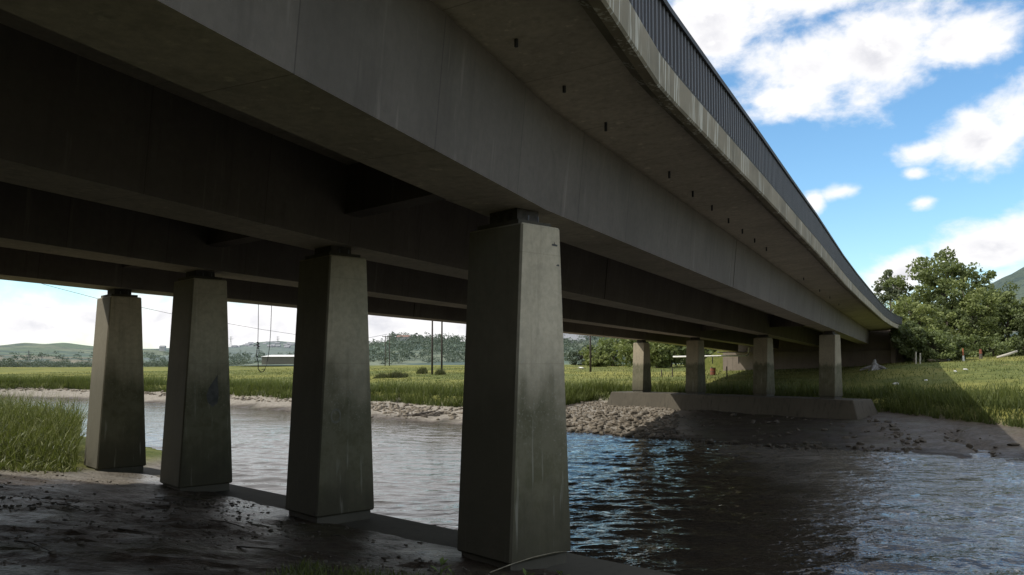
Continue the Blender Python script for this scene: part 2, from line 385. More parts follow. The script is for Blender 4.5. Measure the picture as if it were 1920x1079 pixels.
ground=fastmesh('ground',V,Q,M['ground'],smooth=True,attrs={'grass':grass,'wet':wet,'shine':np.where(isn,np.exp(-((dN-1.9)/1.3)**2)*np.clip(.55+1.8*fbm(gx*.55,gy*.55,3),0,1),0),'stone':np.where(isn,0,sm(.185,.24,gx/np.maximum(gy,1)+.02*jx)*(1-sm(.40,.46,gx/np.maximum(gy,1)+.03*jx)))}); tag(ground,kind='structure')  # stone attribute masks mud under the bridge, painted darker for its shade

# water
xs2=coords(-26,40,.125,-900,900,1.3); ys2=coords(12,62,.105,-150,320,1.3)
X2,Y2=np.meshgrid(xs2,ys2); nx2,ny2=len(xs2),len(ys2)
wx,wy=X2.ravel(),Y2.ravel(); hw=np.zeros_like(wx); wr=np.random.default_rng(77)
qx=wx+.5*vnoise(wx*.45,wy*.45); qy=wy+.5*vnoise(wx*.45+40,wy*.45+9)
for k in range(64):
    lam=.42+2.0*wr.random()**2.2; th=R(90-14)+wr.normal()*R(30); ph=wr.uniform(0,6.28); kk=2*np.pi/lam
    envl=np.clip(.5+1.5*vnoise(wx*.16+13*k,wy*.16-7*k),0,1.3)
    hw+=envl*lam**.95*np.exp(1.2*np.sin(kk*(qx*np.cos(th)+qy*np.sin(th))+ph))*.0040
lowf=vnoise(wx*.07,wy*.07)+.5*vnoise(wx*.2+5,wy*.2)
rough_=(.56+.68*sm(-1.,5.,wx+5*lowf))*np.clip(1+1.1*lowf,.35,1.5)
fade=sm(-26,-20,wx)*sm(40,34,wx)*sm(12,14,wy)*sm(62,54,wy)
hw=(hw-hw.mean())*rough_*fade*np.clip(.25+np.abs(signed(wx,wy,WL,[(3000,-60),(3000,3000),(-3000,3000),(-3000,260)]))*.25,.25,1)
print('wave rms',hw[fade>.9].std())
I2=np.arange(nx2*ny2).reshape(ny2,nx2)
Q2=np.stack([I2[:-1,:-1],I2[:-1,1:],I2[1:,1:],I2[1:,:-1]],-1).reshape(-1,4)
water=fastmesh('water',np.stack([wx,wy,-4.5+hw],1),Q2,M['water'],smooth=True); tag(water,kind='structure')

# ------------------------------------------------------------------ hills
def interp_ridge(pts, xs):
    p=np.array(pts); return np.interp(xs,p[:,0],p[:,1])
def hill(name, ridge, d_front, d_ridge, d_back, z_front, m, rough=1.0, seed=0):
    """ridge: list of (image column, image row) for the skyline at distance d_ridge"""
    pts=[(atd(px,py,d_ridge)[0],atd(px,py,d_ridge)[2]) for px,py in ridge]
    xr=np.linspace(pts[0][0],pts[-1][0],260); zr=interp_ridge(pts,xr)
    k=np.ones(5)/5; zr=np.convolve(np.pad(zr,2,mode='edge'),k,'valid')
    zr=zr+rough*fbm(xr*.02+seed,xr*0+seed,4)
    rows=[]; 
    for i,s in enumerate(np.linspace(0,1,36)):
        d=d_front+(d_ridge-d_front)*s; prof=s**1.25
        x=xr*(1-.0*(1-s)); zz=z_front+(zr-z_front)*prof+rough*1.5*fbm(xr*.012+seed,xr*0+d*.012,4)*s*(1-s)*4
        rows.append(np.stack([x*(d/d_ridge*.5+.5),np.full_like(x,d),zz],1))
    for s in np.linspace(.1,1,8):
        d=d_ridge+(d_back-d_ridge)*s; rows.append(np.stack([xr,np.full_like(xr,d),z_front+(zr-z_front)*(1-s)**1.2],1))
    V=np.concatenate(rows); n=260; r=len(rows); I=np.arange(n*r).reshape(r,n)
    Q=np.stack([I[:-1,:-1],I[:-1,1:],I[1:,1:],I[1:,:-1]],-1).reshape(-1,4)
    o=fastmesh(name,V,Q,m,smooth=True); tag(o,kind='structure'); return o,xr,zr,(d_front,d_ridge,z_front)
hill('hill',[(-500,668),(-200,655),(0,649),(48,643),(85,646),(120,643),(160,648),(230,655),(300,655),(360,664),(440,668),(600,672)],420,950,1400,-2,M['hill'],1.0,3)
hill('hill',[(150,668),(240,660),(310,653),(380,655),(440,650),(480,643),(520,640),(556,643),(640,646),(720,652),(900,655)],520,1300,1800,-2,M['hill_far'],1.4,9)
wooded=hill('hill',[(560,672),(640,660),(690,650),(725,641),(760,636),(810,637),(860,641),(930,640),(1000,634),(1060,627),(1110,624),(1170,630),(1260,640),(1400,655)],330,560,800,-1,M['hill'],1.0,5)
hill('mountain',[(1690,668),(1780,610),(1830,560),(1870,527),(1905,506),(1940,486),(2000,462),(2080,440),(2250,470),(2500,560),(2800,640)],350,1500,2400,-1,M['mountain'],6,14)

# ------------------------------------------------------------------ leaves, trees
def leaf_quads(C, size, rng, flat=.0):
    n=len(C); a=rng.normal(size=(n,3)); a/=np.linalg.norm(a,axis=1,keepdims=True); b=rng.normal(size=(n,3)); b-= (b*a).sum(1,keepdims=True)*a; b/=np.linalg.norm(b,axis=1,keepdims=True)
    s=(size*rng.uniform(.6,1.35,n))[:,None]
    V=np.stack([C-a*s*.5,C+b*s*.32,C+a*s*.6,C-b*s*.32],1).reshape(-1,3); Q=np.arange(4*n).reshape(n,4); return V,Q
def make_crown(c, rx, ry, rz, nclump, nleaf, leaf, rng, clump=.24, shape='round', gap=0.0):
    """clumps of leaf quads spread through an uneven ellipsoid"""
    d=rng.normal(size=(nclump,3)); d/=np.linalg.norm(d,axis=1,keepdims=True)
    r=rng.uniform(.35,1,nclump)**.6
    lob=1+.28*np.sin(d[:,0]*3+rng.uniform(0,6))*np.cos(d[:,2]*4+rng.uniform(0,6))+.16*rng.normal(size=nclump)
    P=d*(r*lob)[:,None]
    if shape=='cone': P[:,:2]*=np.clip(1.05-.55*(P[:,2:3]+.3),.25,1.2)
    if shape=='flame': P[:,:2]*=np.clip(.95-.5*np.abs(P[:,2:3]+.35),.2,1)
    P=P*np.array([rx,ry,rz]); 
    cs=clump*min(rx,rz)*rng.uniform(.6,1.35,nclump)
    k=rng.integers(0,nclump,nleaf)
    off=rng.normal(size=(nleaf,3)); off/=np.linalg.norm(off,axis=1,keepdims=True); off*=rng.uniform(.25,1,nleaf)[:,None]**.5
    L=P[k]+off*cs[k][:,None]*np.array([1.15,1.15,.8])
    V,Q=leaf_quads(L,leaf,rng)
    ct=rng.uniform(0,1,nclump)
    t=np.clip(.15+.45*ct[k]+.25*off[:,2]+.2*rng.uniform(size=nleaf),0,1)
    return V+np.array(c),Q,np.repeat(t,4),P+np.array(c)
TREE_N=[0]
def tree(name, label, x, y, ztop, r, zlow, mat, cat='tree', n=5200, nc=80, leaf=.42, shape='round', group=None, clump=.26, trunk=True, ry=None, lean=0):
    rng=np.random.default_rng(100+TREE_N[0]); TREE_N[0]+=1
    z0=gz(x,y)-.15
    t=thing(name,label,cat,(x,y,z0),group)
    cz=(ztop+zlow)/2; rz=(ztop-zlow)/2
    V,Q,tint,P=make_crown((x+lean,y,cz),r,ry or r,rz,nc,n,leaf,rng,clump,shape)
    fastmesh('crown' if cat=='tree' else 'foliage',V,Q,mat,t,attrs={'tint':tint})
    if trunk:
        mb=MB(); h=cz-z0; tr=max(.12,r*.07)
        top=Vector((x+lean*.8,y,cz+rz*.35))
        mid=Vector((x+.12*r*rng.normal()*.3,y,z0+h*.5))
        mb.tube([(x,y,z0-.2),(x,y,z0+.3),mid,(x+lean*.5,y,cz),top],[tr*1.5,tr*1.1,tr*.85,tr*.6,tr*.2],8)
        for i in range(12):
            p=Vector(P[rng.integers(0,len(P))]); s=Vector((x,y,z0)).lerp(top,rng.uniform(.35,.75))
            m=s.lerp(p,.5)+Vector((0,0,.08*r)); mb.tube([s,m,p],[tr*.42,tr*.28,tr*.08],5)
        mb.build('trunk' if cat=='tree' else 'stem',M['bark'],t,smooth=True)
    return t
def ptree(name,label,px,py_top,py_low,wpx,d,mat,**k):
    x,_,zt=atd(px,py_top,d); zl=atd(px,py_low,d)[2]; return tree(name,label,x,d,zt,wpx/2/F*d,zl,mat,**k)
G='trees behind the right bank'
ptree('poplar_tree','silvery green narrow tree rising just right of the parapet end',1668,500,650,80,124,M['leaf_grey'],shape='cone',group=G,n=5200,nc=70,leaf=.40,clump=.24)
ptree('broadleaf_tree','tallest tree with a rounded dark crown standing above its neighbours',1766,484,618,146,116,M['leaf_mid'],group=G,n=11000,nc=110,leaf=.42,clump=.2)
ptree('broadleaf_tree','yellow green bushy tree in front of the tallest tree, nearest the bridge',1722,556,668,96,103,M['leaf_light'],group=G,n=7000,nc=80,leaf=.36,clump=.24)
ptree('broadleaf_tree','dark ragged tree reaching out behind the right side of the tallest tree',1842,515,640,96,122,M['leaf_dark'],group=G,n=7500,nc=80,leaf=.42,clump=.22)
ptree('broadleaf_tree','pale green feathery tree below the tallest crown at the middle of the row',1822,534,668,92,107,M['leaf_light'],group=G,n=7000,nc=80,leaf=.36,clump=.24)
ptree('broadleaf_tree','dense mid green tree near the right edge below the mountain',1888,556,672,104,112,M['leaf_mid'],group=G,n=8000,nc=90,leaf=.4,clump=.24)
ptree('broadleaf_tree','dark green tree cut by the right edge of the picture',1952,566,672,116,109,M['leaf_dark'],group=G,n=8000,nc=90,leaf=.4,clump=.25)
ptree('broadleaf_tree','shaded middle tree filling the row between the pale tree and the yellow green tree',1775,560,672,90,110,M['leaf_dark'],group=G,n=6500,nc=70,leaf=.38,clump=.26)
ptree('broadleaf_tree','tall tree beyond the right edge of the row',2045,560,672,130,118,M['leaf_mid'],group=G,n=5000,nc=70,leaf=.5,clump=.25)
G='shrubs at the foot of the trees'
for lab,px,pt,w,d,m in (('dark shrub crowding the end of the bridge abutment',1702,598,52,93,'leaf_dark'),('tall dark bush behind the end of the parapet',1722,588,80,106,'leaf_dark'),('dark bush on the slope right of the wing wall',1712,604,70,89.5,'leaf_dark'),('rounded mid green bush on the slope right of the dark bush',1748,622,66,89,'leaf_mid'),('low bush at the foot of the slope behind the debris heap',1778,634,60,91,'leaf_dark'),('low dark shrub under the yellow green tree',1742,632,60,99,'leaf_dark'),
    ('low shrub below the pale feathery tree',1800,634,66,99,'leaf_mid'),('bright green shrub on the grass near the right edge',1862,628,70,100,'leaf_mid'),('shrub at the right edge behind the pale log',1918,632,70,100,'leaf_dark')):
    ptree('shrub',lab,px,pt,682,w,d,M[m],cat='shrub',n=3600,nc=46,leaf=.3,clump=.3,group=G)
G='trees beyond the field under the bridge'
for lab,px,pt,w,d,m in (('tree beyond the field just right of the nearest column',1092,652,60,230,'leaf_haze'),('bushy tree left of the leftmost far column',1150,628,76,185,'leaf_mid'),
    ('light green tree directly behind the leftmost far column',1205,622,70,160,'leaf_light'),('dense tree filling the gap between the first two far columns',1256,610,84,150,'leaf_mid'),
    ('dark tree behind the second far column from the left',1300,615,70,155,'leaf_dark'),('low light tree beside the lone pole on the far field',1122,660,44,170,'leaf_light'),('round pale tree between the leftmost far column and its neighbour',1232,640,60,142,'leaf_light'),('mid green tree behind the white pipe',1335,625,80,150,'leaf_mid')):
    ptree('broadleaf_tree',lab,px,pt,690,w*1.25,d,M[m],n=5600,nc=84,leaf=.5,clump=.27,group=G)

# trees on the skyline of the wooded hill
G='trees on the ridge of the wooded hill'
for lab,px,pt,w in (('round tree on the hill ridge left of the red roofed house',737,629,16),('broad dark tree on the hill ridge right of the red roofed house',781,627,26),
    ('small ridge tree between the tall field poles and the broad tree',803,632,14),('tall ridge tree behind the right leg of the nearer pole pair',828,625,14),('low ridge tree nearest the big column',849,634,20)):
    x,_,zt=atd(px,pt,556); zl=atd(px,646,556)[2]
    rng=np.random.default_rng(px); t=thing('ridge_tree',lab,'tree',(x,556,zl-3),G)
    V,Q,ti,P=make_crown((x,556,(zt+zl)/2),w/2/F*556,3,(zt-zl)/2,26,900,1.1,rng,.34); fastmesh('crown',V,Q,M['leaf_haze'],t,attrs={'tint':ti*.8})
    MB().tube([(x,556,zl-4),(x,556,(zt+zl)/2)],[.35,.2],6).build('trunk',M['bark'],t)

# far-off woods as one mass
def wood(name, label, spec, seed, leaf, mat):
    rng=np.random.default_rng(seed); VV=[];QQ=[];TT=[];n=0
    for (x,y,z,r,h) in spec(rng):
        V,Q,t,_=make_crown((x,y,z+h*.5),r,r,h*.55,10,150,leaf*r*.2,rng,.5)
        VV.append(V);QQ.append(Q+n);TT.append(t*rng.uniform(.4,1.0));n+=len(V)
    o=fastmesh(name,np.concatenate(VV),np.concatenate(QQ),mat,attrs={'tint':np.concatenate(TT)}); tag(o,label,'woodland',kind='stuff'); return o
xr,zr=wooded[1],wooded[2]
def spec_hill(rng):
    for i in range(900):
        s=rng.uniform(.03,1)**.8; d=330+230*s; px=rng.uniform(590,1390); x0=(px-960)/F*d
        xx=x0/(d/560*.5+.5); zz=-1+(np.interp(xx,xr,zr)+1)*s**1.25
        if rng.random()<.12: continue
        r=rng.uniform(2.2,4.6); yield x0,d,zz-1.0,r,r*rng.uniform(1.1,1.7)
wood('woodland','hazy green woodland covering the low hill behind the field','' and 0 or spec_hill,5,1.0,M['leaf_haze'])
def spec_edge(rng):
    for i in range(1100):
        d=rng.uniform(400,475); px=rng.uniform(-350,620); x0=(px-960)/F*d
        r=rng.uniform(1.2,2.8); yield x0,d,-2.4,r,r*rng.uniform(1.0,1.7)
    for i in range(300):
        d=rng.uniform(520,800); px=rng.uniform(-350,640); x0=(px-960)/F*d; s=(d-420)/530
        r=rng.uniform(2.5,4.5); yield x0,d,-2+17*s**1.25-2,r,r*1.3
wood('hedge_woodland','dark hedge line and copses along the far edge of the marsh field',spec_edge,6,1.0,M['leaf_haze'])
# ------------------------------------------------------------------ grasses (uncountable)
def blades(name, P, h, w, mat, rng, tint=None, lean=.35, seg=1, label=None, cat=None):
    n=len(P); a=rng.uniform(0,2*np.pi,n); dx=np.stack([np.cos(a),np.sin(a),0*a],1)
    l=rng.uniform(0,2*np.pi,n); lv=np.stack([np.cos(l),np.sin(l),0*l],1)*(h*lean*rng.uniform(.2,1,n))[:,None]
    up=np.stack([0*h,0*h,h],1); tt=tint if tint is not None else rng.uniform(0,1,n)
    if seg==1:
        V=np.stack([P-dx*w[:,None]*.5,P+dx*w[:,None]*.5,P+up+lv],1).reshape(-1,3); Q=np.arange(3*n).reshape(n,3); T=np.repeat(tt,3)
        T=T.reshape(n,3); T[:,:2]*=.55; T=T.ravel()
    else:
        m=P+up*.55+lv*.3
        V=np.stack([P-dx*w[:,None]*.5,P+dx*w[:,None]*.5,m+dx*w[:,None]*.42,m-dx*w[:,None]*.42,P+up+lv+dx*w[:,None]*.04,P+up+lv-dx*w[:,None]*.04],1).reshape(-1,3)
        b=np.arange(n)*6; Q=np.concatenate([np.stack([b,b+1,b+2,b+3],1),np.stack([b+3,b+2,b+4,b+5],1)]); T=np.repeat(tt,6).reshape(n,6); T[:,:2]*=.45; T=T.ravel()
    o=fastmesh(name,V,Q,mat,attrs={'tint':T}); tag(o,label,cat,kind='stuff'); return o
rng=np.random.default_rng(21)
# bank fringe: long grass hanging over the bank edge
def scatter(n, xlo,xhi,ylo,yhi, cond):
    out=[]
    tot=0
    while tot<n:
        x=rng.uniform(xlo,xhi,n*3); y=rng.uniform(ylo,yhi,n*3); z,w,t,nn=terrain(x,y); m=cond(x,y,w,t,nn)
        out.append(np.stack([x,y,z],1)[m]); tot+=m.sum()
    return np.concatenate(out)[:n]
inview=lambda x,y,lo,hi:(x/y>lo)&(x/y<hi)
P=scatter(52000,-95,60,36,150,lambda x,y,w,t,n:(t>-.3)&(t<6)&inview(x,y,-.72,.72)&(n<-5)&(rng.random(len(x))<np.exp(-np.maximum(t,0)/2.6)))
cl=fbm(P[:,0]*.5,P[:,1]*.5,3); hh=rng.uniform(.4,1.0,len(P))*(1+.9*cl); ww=rng.uniform(.05,.10,len(P))
blades('bank_grass',P,hh,ww,M['bankgrass'],rng,np.clip(rng.uniform(0,1,len(P))*.7+.3+.5*cl,0,1),.6,label='long rough grass hanging over the edge of the far river bank',cat='grass')
P=scatter(60000,-110,70,44,210,lambda x,y,w,t,n:(t>1.5)&inview(x,y,-.72,.72)&(n<-5)&(rng.random(len(x))<np.exp(-(t-1.5)/40)))
cl=fbm(P[:,0]*.12,P[:,1]*.12,3); c2_=fbm(P[:,0]*.35+9,P[:,1]*.35,3); hh=rng.uniform(.06,.26,len(P))*(1+.9*cl+1.6*np.maximum(c2_,0)); ww=rng.uniform(.05,.10,len(P))
blades('field_grass',P,hh,ww,M['grass'],rng,np.clip(rng.uniform(.0,1,len(P))+.9*cl-.5*c2_,0,1),.75,label='green and yellow meadow grass across the field beyond the river',cat='grass')
# reeds on the near bank, left
P=scatter(30000,-30,-10.4,18.9,33,lambda x,y,w,t,n:(n>.1)&(x/y<-.537)&(x<-10.9-.0*(y-20)+.8*fbm(x*.7,y*.7,2))&(y>19.2+.5*fbm(x,y,2)))
P[:,2]-=.03
edge=np.clip((P[:,1]-19.3)/2.6,0.16,1)*np.clip((-10.5-P[:,0])/2.2,.3,1)
hh=rng.uniform(.7,1.55,len(P))*edge*(1+.6*fbm(P[:,0]*.8,P[:,1]*.8,2)); ww=rng.uniform(.014,.032,len(P))
t_=np.clip(rng.uniform(-.1,.9,len(P))*(.5+.5*edge)+.15,0,1); k_=rng.integers(0,len(P),26000)
PL=P[k_]+np.stack([rng.normal(0,.05,26000),rng.normal(0,.05,26000),hh[k_]*rng.uniform(.1,.85,26000)],1)
blades('reeds',np.concatenate([P,PL]),np.concatenate([hh,rng.uniform(.06,.2,26000)]),np.concatenate([ww,rng.uniform(.02,.045,26000)]),M['reed'],rng,np.concatenate([t_,np.clip(rng.uniform(0,1.1,26000),0,1)]),np.concatenate([np.full(len(P),.6),np.full(26000,2.2)]),2,label='sunlit bed of tall reeds and grass on the near bank at the left',cat='reeds')
# foreground grass at the photographer's feet
P=scatter(2300,-2.6,1.6,8.0,10.0,lambda x,y,w,t,n:(n>.8)&(fbm(x*1.6+3,y*1.6,3)+.35*(9.0-y)>-.02))
P[:,2]-=.02
blades('bank_turf',P,rng.uniform(.03,.15,len(P)),rng.uniform(.007,.014,len(P)),M['bankgrass'],rng,None,.7,2,label='short green grass at the top of the near bank at the bottom edge',cat='grass')
# small weeds in the foreground
def weed(px, d, h, lab, seed, n=7):
    rr=random.Random(seed); x=(px-960)/F*d; z=gz(x,d)-.02
    t=thing('weed_plant',lab,'plant',(x,d,z),'leafy weeds on the near bank')
    MB().tube([(x,d,z),(x+.01,d,z+h*.5),(x+.02,d+.01,z+h)],[.007,.005,.002],5).build('stem',M['weed'],t)
    for i in range(n):
        a=rr.uniform(0,6.28); zz=z+h*rr.uniform(.2,.95); L=h*rr.uniform(.3,.5); w=L*.2
        dx,dy=math.cos(a),math.sin(a); up=rr.uniform(.5,1.2)
        b=Vector((x+.01,d,zz)); m=b+Vector((dx*L*.5,dy*L*.5,up*L*.5)); e=b+Vector((dx*L,dy*L,up*L*.75)); s=Vector((-dy,dx,0))*w
        o=fastmesh('leaf',np.array([b,m+s,e,m-s]),np.array([[0,1,2,3]]),M['weed'],t,attrs={'tint':[.3,.7,.9,.6]})
for px,d,h,lab,sd in ((826,8.7,.27,'tallest leafy weed at the bottom edge left of the nearest column',1),(848,8.6,.17,'leafy weed just right of the tallest weed on the near bank',2),(905,8.9,.13,'small weed on the near bank in front of the nearest column',3),(985,9.3,.24,'weed at the foot of the nearest column below the dry stem',4),(1050,9.5,.24,'thin weed at the right end of the turf below the nearest column',5)):
    weed(px,d,h,lab,sd)
# dry bramble stem lying against the nearest column
pts=[atd(918,1074,9.2),atd(960,1058,10.1),atd(1000,1045,10.7),atd(1040,1036,11.2),atd(1066,1034,11.6)]
ds=MB().tube(pts,[.007,.007,.006,.005,.003],6).build('dry_stem',mat_simple('dry_stem_bark',(.2,.175,.12),.9),smooth=True); tag(ds,'thin pale dry stem arching over the footing in front of the nearest column','stem')
# dark rush clumps on the field
for px0,px1,py,d,lab in ((705,762,693,108,'long dark rush patch on the field beyond the second column'),(784,800,690,122,'small dark rush clump left of the nearer pole pair'),(818,834,693,116,'dark rush clump at the right foot of the nearer pole pair')):
    x0,x1=(px0-960)/F*d,(px1-960)/F*d; n=int(900+500*(x1-x0)); x=(x0+x1)/2+(x1-x0)*.27*np.clip(rng.normal(size=n),-1.9,1.9); y=d+np.clip(rng.normal(0,.8,n),-1.6,1.6); z=terrain(x,y)[0]; hs_=np.clip(.35+1.6*(fbm(x*.9,y*.9,3)+.25),.15,1.3)*np.exp(-((x-(x0+x1)/2)/(x1-x0))**2)
    t=blades('rush_clump',np.stack([x,y,z],1),rng.uniform(.4,1.0,n)*hs_,rng.uniform(.05,.1,n),M['rush'],rng,None,.5); t['kind']='thing'; tag(t,lab,'rushes','dark rush clumps on the field')
# ------------------------------------------------------------------ bridge
u=Vector((.733,.68,0)); v=Vector((-.68,.733,0)); up=Vector((0,0,1))
NEAR=[(.03,12.19),(-3.5,15.6),(-7.42,19.05),(-10.88,22.2)]
FAR=[(22.93,58.0),(19.5,62.4),(15.2,66.7),(11.4,70.8)]
AB=[(41.4,94.5),(37.5,98.8),(33.6,103.0),(29.6,107.2)]
ZG_N=[2.30,2.24,2.17,2.03]; ZG_F=[2.30,2.2,2.12,2.02]; ZG_A=[2.22,2.02,1.8,1.5]
DIRB=(-.371,-.928)
bridge=thing('road_bridge','long concrete road bridge on four girders crossing the tidal river','bridge',(.03,12.19,2.3))
lerp=lambda a,b,t:tuple(p+(q-p)*t for p,q in zip(a,b))
def girder_seg(P, bevel=.0, hw0=.525, hw1=.66, ztop=None):
    """P list of (x,y,zbottom,ztop) -> closed box girder prism"""
    V=[];Fs=[]
    for i,p in enumerate(P):
        a=P[max(i-1,0)]; b=P[min(i+1,len(P)-1)]; dx,dy=b[0]-a[0],b[1]-a[1]; L=math.hypot(dx,dy); nx_,ny_=dy/L,-dx/L
        # mitre
        V+=[(p[0]+nx_*hw0,p[1]+ny_*hw0,p[2]),(p[0]-nx_*hw0,p[1]-ny_*hw0,p[2]),(p[0]-nx_*hw1,p[1]-ny_*hw1,p[3]),(p[0]+nx_*hw1,p[1]+ny_*hw1,p[3])]
    for i in range(len(P)-1):
        o=4*i
        for k in range(4): Fs.append((o+k,o+(k+1)%4,o+4+(k+1)%4,o+4+k))
    Fs.append((3,2,1,0)); n=4*(len(P)-1); Fs.append((n,n+1,n+2,n+3))
    return V,Fs
ZT=[3.78,3.70,3.60,3.48]   # deck soffit height over each girder
def zsoff(i): return ZT[i]
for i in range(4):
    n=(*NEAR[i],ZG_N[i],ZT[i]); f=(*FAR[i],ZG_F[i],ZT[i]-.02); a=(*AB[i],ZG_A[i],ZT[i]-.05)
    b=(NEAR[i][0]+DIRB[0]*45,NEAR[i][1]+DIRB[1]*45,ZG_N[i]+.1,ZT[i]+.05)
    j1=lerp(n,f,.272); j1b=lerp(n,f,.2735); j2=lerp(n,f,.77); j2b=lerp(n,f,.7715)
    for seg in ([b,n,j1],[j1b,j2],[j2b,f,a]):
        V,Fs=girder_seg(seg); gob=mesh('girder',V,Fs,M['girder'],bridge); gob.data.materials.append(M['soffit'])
        for k_ in range(0,4*(len(seg)-1),4): gob.data.polygons[k_].material_index=1  # underside faces take the paler mix, standing in for bounced light
# cross beams between the girders at the piers, the joints and the abutment
def xbeam(p,q,z0,z1,th=.22):
    p=Vector(p);q=Vector(q);d=(q-p);d.z=0;L=d.length;d.normalize();c=(p+q)/2;c.z=(z0+z1)/2;w=Vector((-d.y,d.x,0))
    MB().box(c,(L/2-.62,th,(z1-z0)/2),(d,w,up)).build('cross_beam',M['girder'],bridge)
for PTS,ZB in ((NEAR,ZG_N),(FAR,ZG_F)):
    for i in range(3): xbeam((*PTS[i],0),(*PTS[i+1],0),min(ZB[i],ZB[i+1])+.55,ZT[i+1]-.01)

EDGE=[(.96-.4*50,8.23-.93*50),(-2.35,.1),(.96,8.23),(1.55,9.68),(2.05,10.9),(2.45,11.72),(3.93,14.62),(5.72,18.1),(8.05,22.7),(10.85,28.2),(16.35,39.2),(20.6,47.5),(27.2,60.2),(33.6,72.5),(38.7,81.9),(41.6,87.0),(44.2,91.2),(45.1,92.4)]
def left_edge():
    out=[]
    b=(NEAR[3][0]+DIRB[0]*50,NEAR[3][1]+DIRB[1]*50); pts=[b,(NEAR[3][0]+DIRB[0]*14,NEAR[3][1]+DIRB[1]*14),NEAR[3],FAR[3],AB[3]]
    d=[np.array(pts[i+1])-np.array(pts[i]) for i in range(4)]
    for i,p in enumerate(pts):
        q=d[min(i,3)]; q=q/np.linalg.norm(q); out.append((p[0]-q[1]*1.55,p[1]+q[0]*1.55))
    return out
LE=left_edge(); LE[-1]=(LE[-1][0]+1.8,LE[-1][1]+3.6)
def poly_at(poly, k):
    """resample a polyline to k points by length"""
    p=np.array(poly); s=np.concatenate([[0],np.cumsum(np.hypot(*np.diff(p,axis=0).T))]); q=np.linspace(0,s[-1],k)
    return [(float(np.interp(t,s,p[:,0])),float(np.interp(t,s,p[:,1]))) for t in q]
# deck: web line, right edge, left edge; every row of the deck is skewed like the piers
K=64
RE=[]; 
pe=np.array(EDGE); se=np.concatenate([[0],np.cumsum(np.hypot(*np.diff(pe,axis=0).T))])
srow=np.unique(np.concatenate([se,np.linspace(0,se[-1],K)])); K=len(srow)
RE=[(float(np.interp(t,se,pe[:,0])),float(np.interp(t,se,pe[:,1]))) for t in srow]
LEk=poly_at(LE,K)
V=[];Fs=[]
WEB=[]
g1c=[(NEAR[0][0]+DIRB[0]*52,NEAR[0][1]+DIRB[1]*52),NEAR[0],FAR[0],AB[0],(AB[0][0]+2.6,AB[0][1]+5)]
for k in range(K):
    r=Vector((*RE[k],0)); l=Vector((*LEk[k],0))
    din=(l-r).normalized()
    # row: right edge bottom, soffit just inside, soffit near web, left soffit, left top, right top
    a=r+din*.42; w=r+din*2.2
    V+=[(a.x,a.y,3.93),(w.x,w.y,3.80),(l.x,l.y,3.44),(l.x,l.y,3.75),(r.x+din.x*.05,r.y+din.y*.05,4.16),(r.x+din.x*.05,r.y+din.y*.05,3.95)]
for k in range(K-1):
    for j in range(6): Fs.append((6*k+j,6*k+(j+1)%6,6*k+6+(j+1)%6,6*k+6+j))
Fs.append((5,4,3,2,1,0)); Fs.append(tuple(6*(K-1)+j for j in range(6)))
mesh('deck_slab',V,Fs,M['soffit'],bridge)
def normals2(poly):
    out=[]
    for i in range(len(poly)):
        a=poly[max(i-1,0)]; b=poly[min(i+1,len(poly)-1)]; dx,dy=b[0]-a[0],b[1]-a[1]; L=math.hypot(dx,dy) or 1; out.append((dy/L,-dx/L))
    return out
NR=normals2(RE)
def strip(poly, nrm, prof, name, mat, parent):
    """sweep a closed profile of (outward offset, z) along a polyline"""
    V=[];Fs=[];m=len(prof)
    for p,n_ in zip(poly,nrm):
        for o_,z in prof: V.append((p[0]+n_[0]*o_,p[1]+n_[1]*o_,z))
    for k in range(len(poly)-1):
        for j in range(m): Fs.append((m*k+j,m*k+(j+1)%m,m*k+m+(j+1)%m,m*k+m+j))
    Fs.append(tuple(range(m))[::-1]); Fs.append(tuple(m*(len(poly)-1)+j for j in range(m)))
    return mesh(name,V,Fs,mat,parent)
strip(RE,NR,[(0,3.83),(.012,4.24),(-.06,4.265),(-.45,4.265),(-.45,3.975),(-.20,3.875),(-.16,3.80),(-.03,3.80)],'edge_beam',M['fascia'],bridge)
NL=[(-a,-b) for a,b in normals2(LEk)]
strip(LEk,NL,[(.10,3.40),(.11,3.86),(-.4,3.88),(-.4,3.80),(-.003,3.80),(-.003,3.42)],'edge_beam',M['fascia'],bridge)
# parapet: ribbed steel panel on the edge beam, with feet, bottom rail and top rail
def parapet(poly_pts, sign, z0, z1, setb, step=.12):
    p=np.array(poly_pts); s=np.concatenate([[0],np.cumsum(np.hypot(*np.diff(p,axis=0).T))])
    nrm=np.array(normals2(poly_pts))*sign
    def at(t): return np.array([np.interp(t,s,p[:,0]),np.interp(t,s,p[:,1])]),np.array([np.interp(t,s,nrm[:,0]),np.interp(t,s,nrm[:,1])])
    return s[-1],at
Ltot,at=parapet(RE,1,0,0,0)
V=[];Fs=[]; pitch=.20; k=0
t0=30.0; tl=t0
offs=[(0,0.0),(.10,0.0),(.12,.03),(.18,.03)]
cnt=0
while tl<Ltot-.4:
    for du,of in offs:
        q,n_=at(tl+du); e=q+n_*(-.14+of); V+=[(e[0],e[1],4.45),(e[0],e[1],5.24)]; cnt+=1
    tl+=pitch
for i in range(cnt-1): Fs.append((2*i,2*i+2,2*i+3,2*i+1))
mesh('parapet_panel',V,Fs,M['parapet'],bridge)
strip(RE,NR,[(-.07,5.22),(-.06,5.29),(-.17,5.30),(-.17,5.22)],'top_rail',M['dark_steel'],bridge)
strip(RE,NR,[(-.12,4.37),(-.10,4.43),(-.19,4.43),(-.19,4.37)],'bottom_rail',M['dark_steel'],bridge)
mb=MB(); tl=t0; nf=0
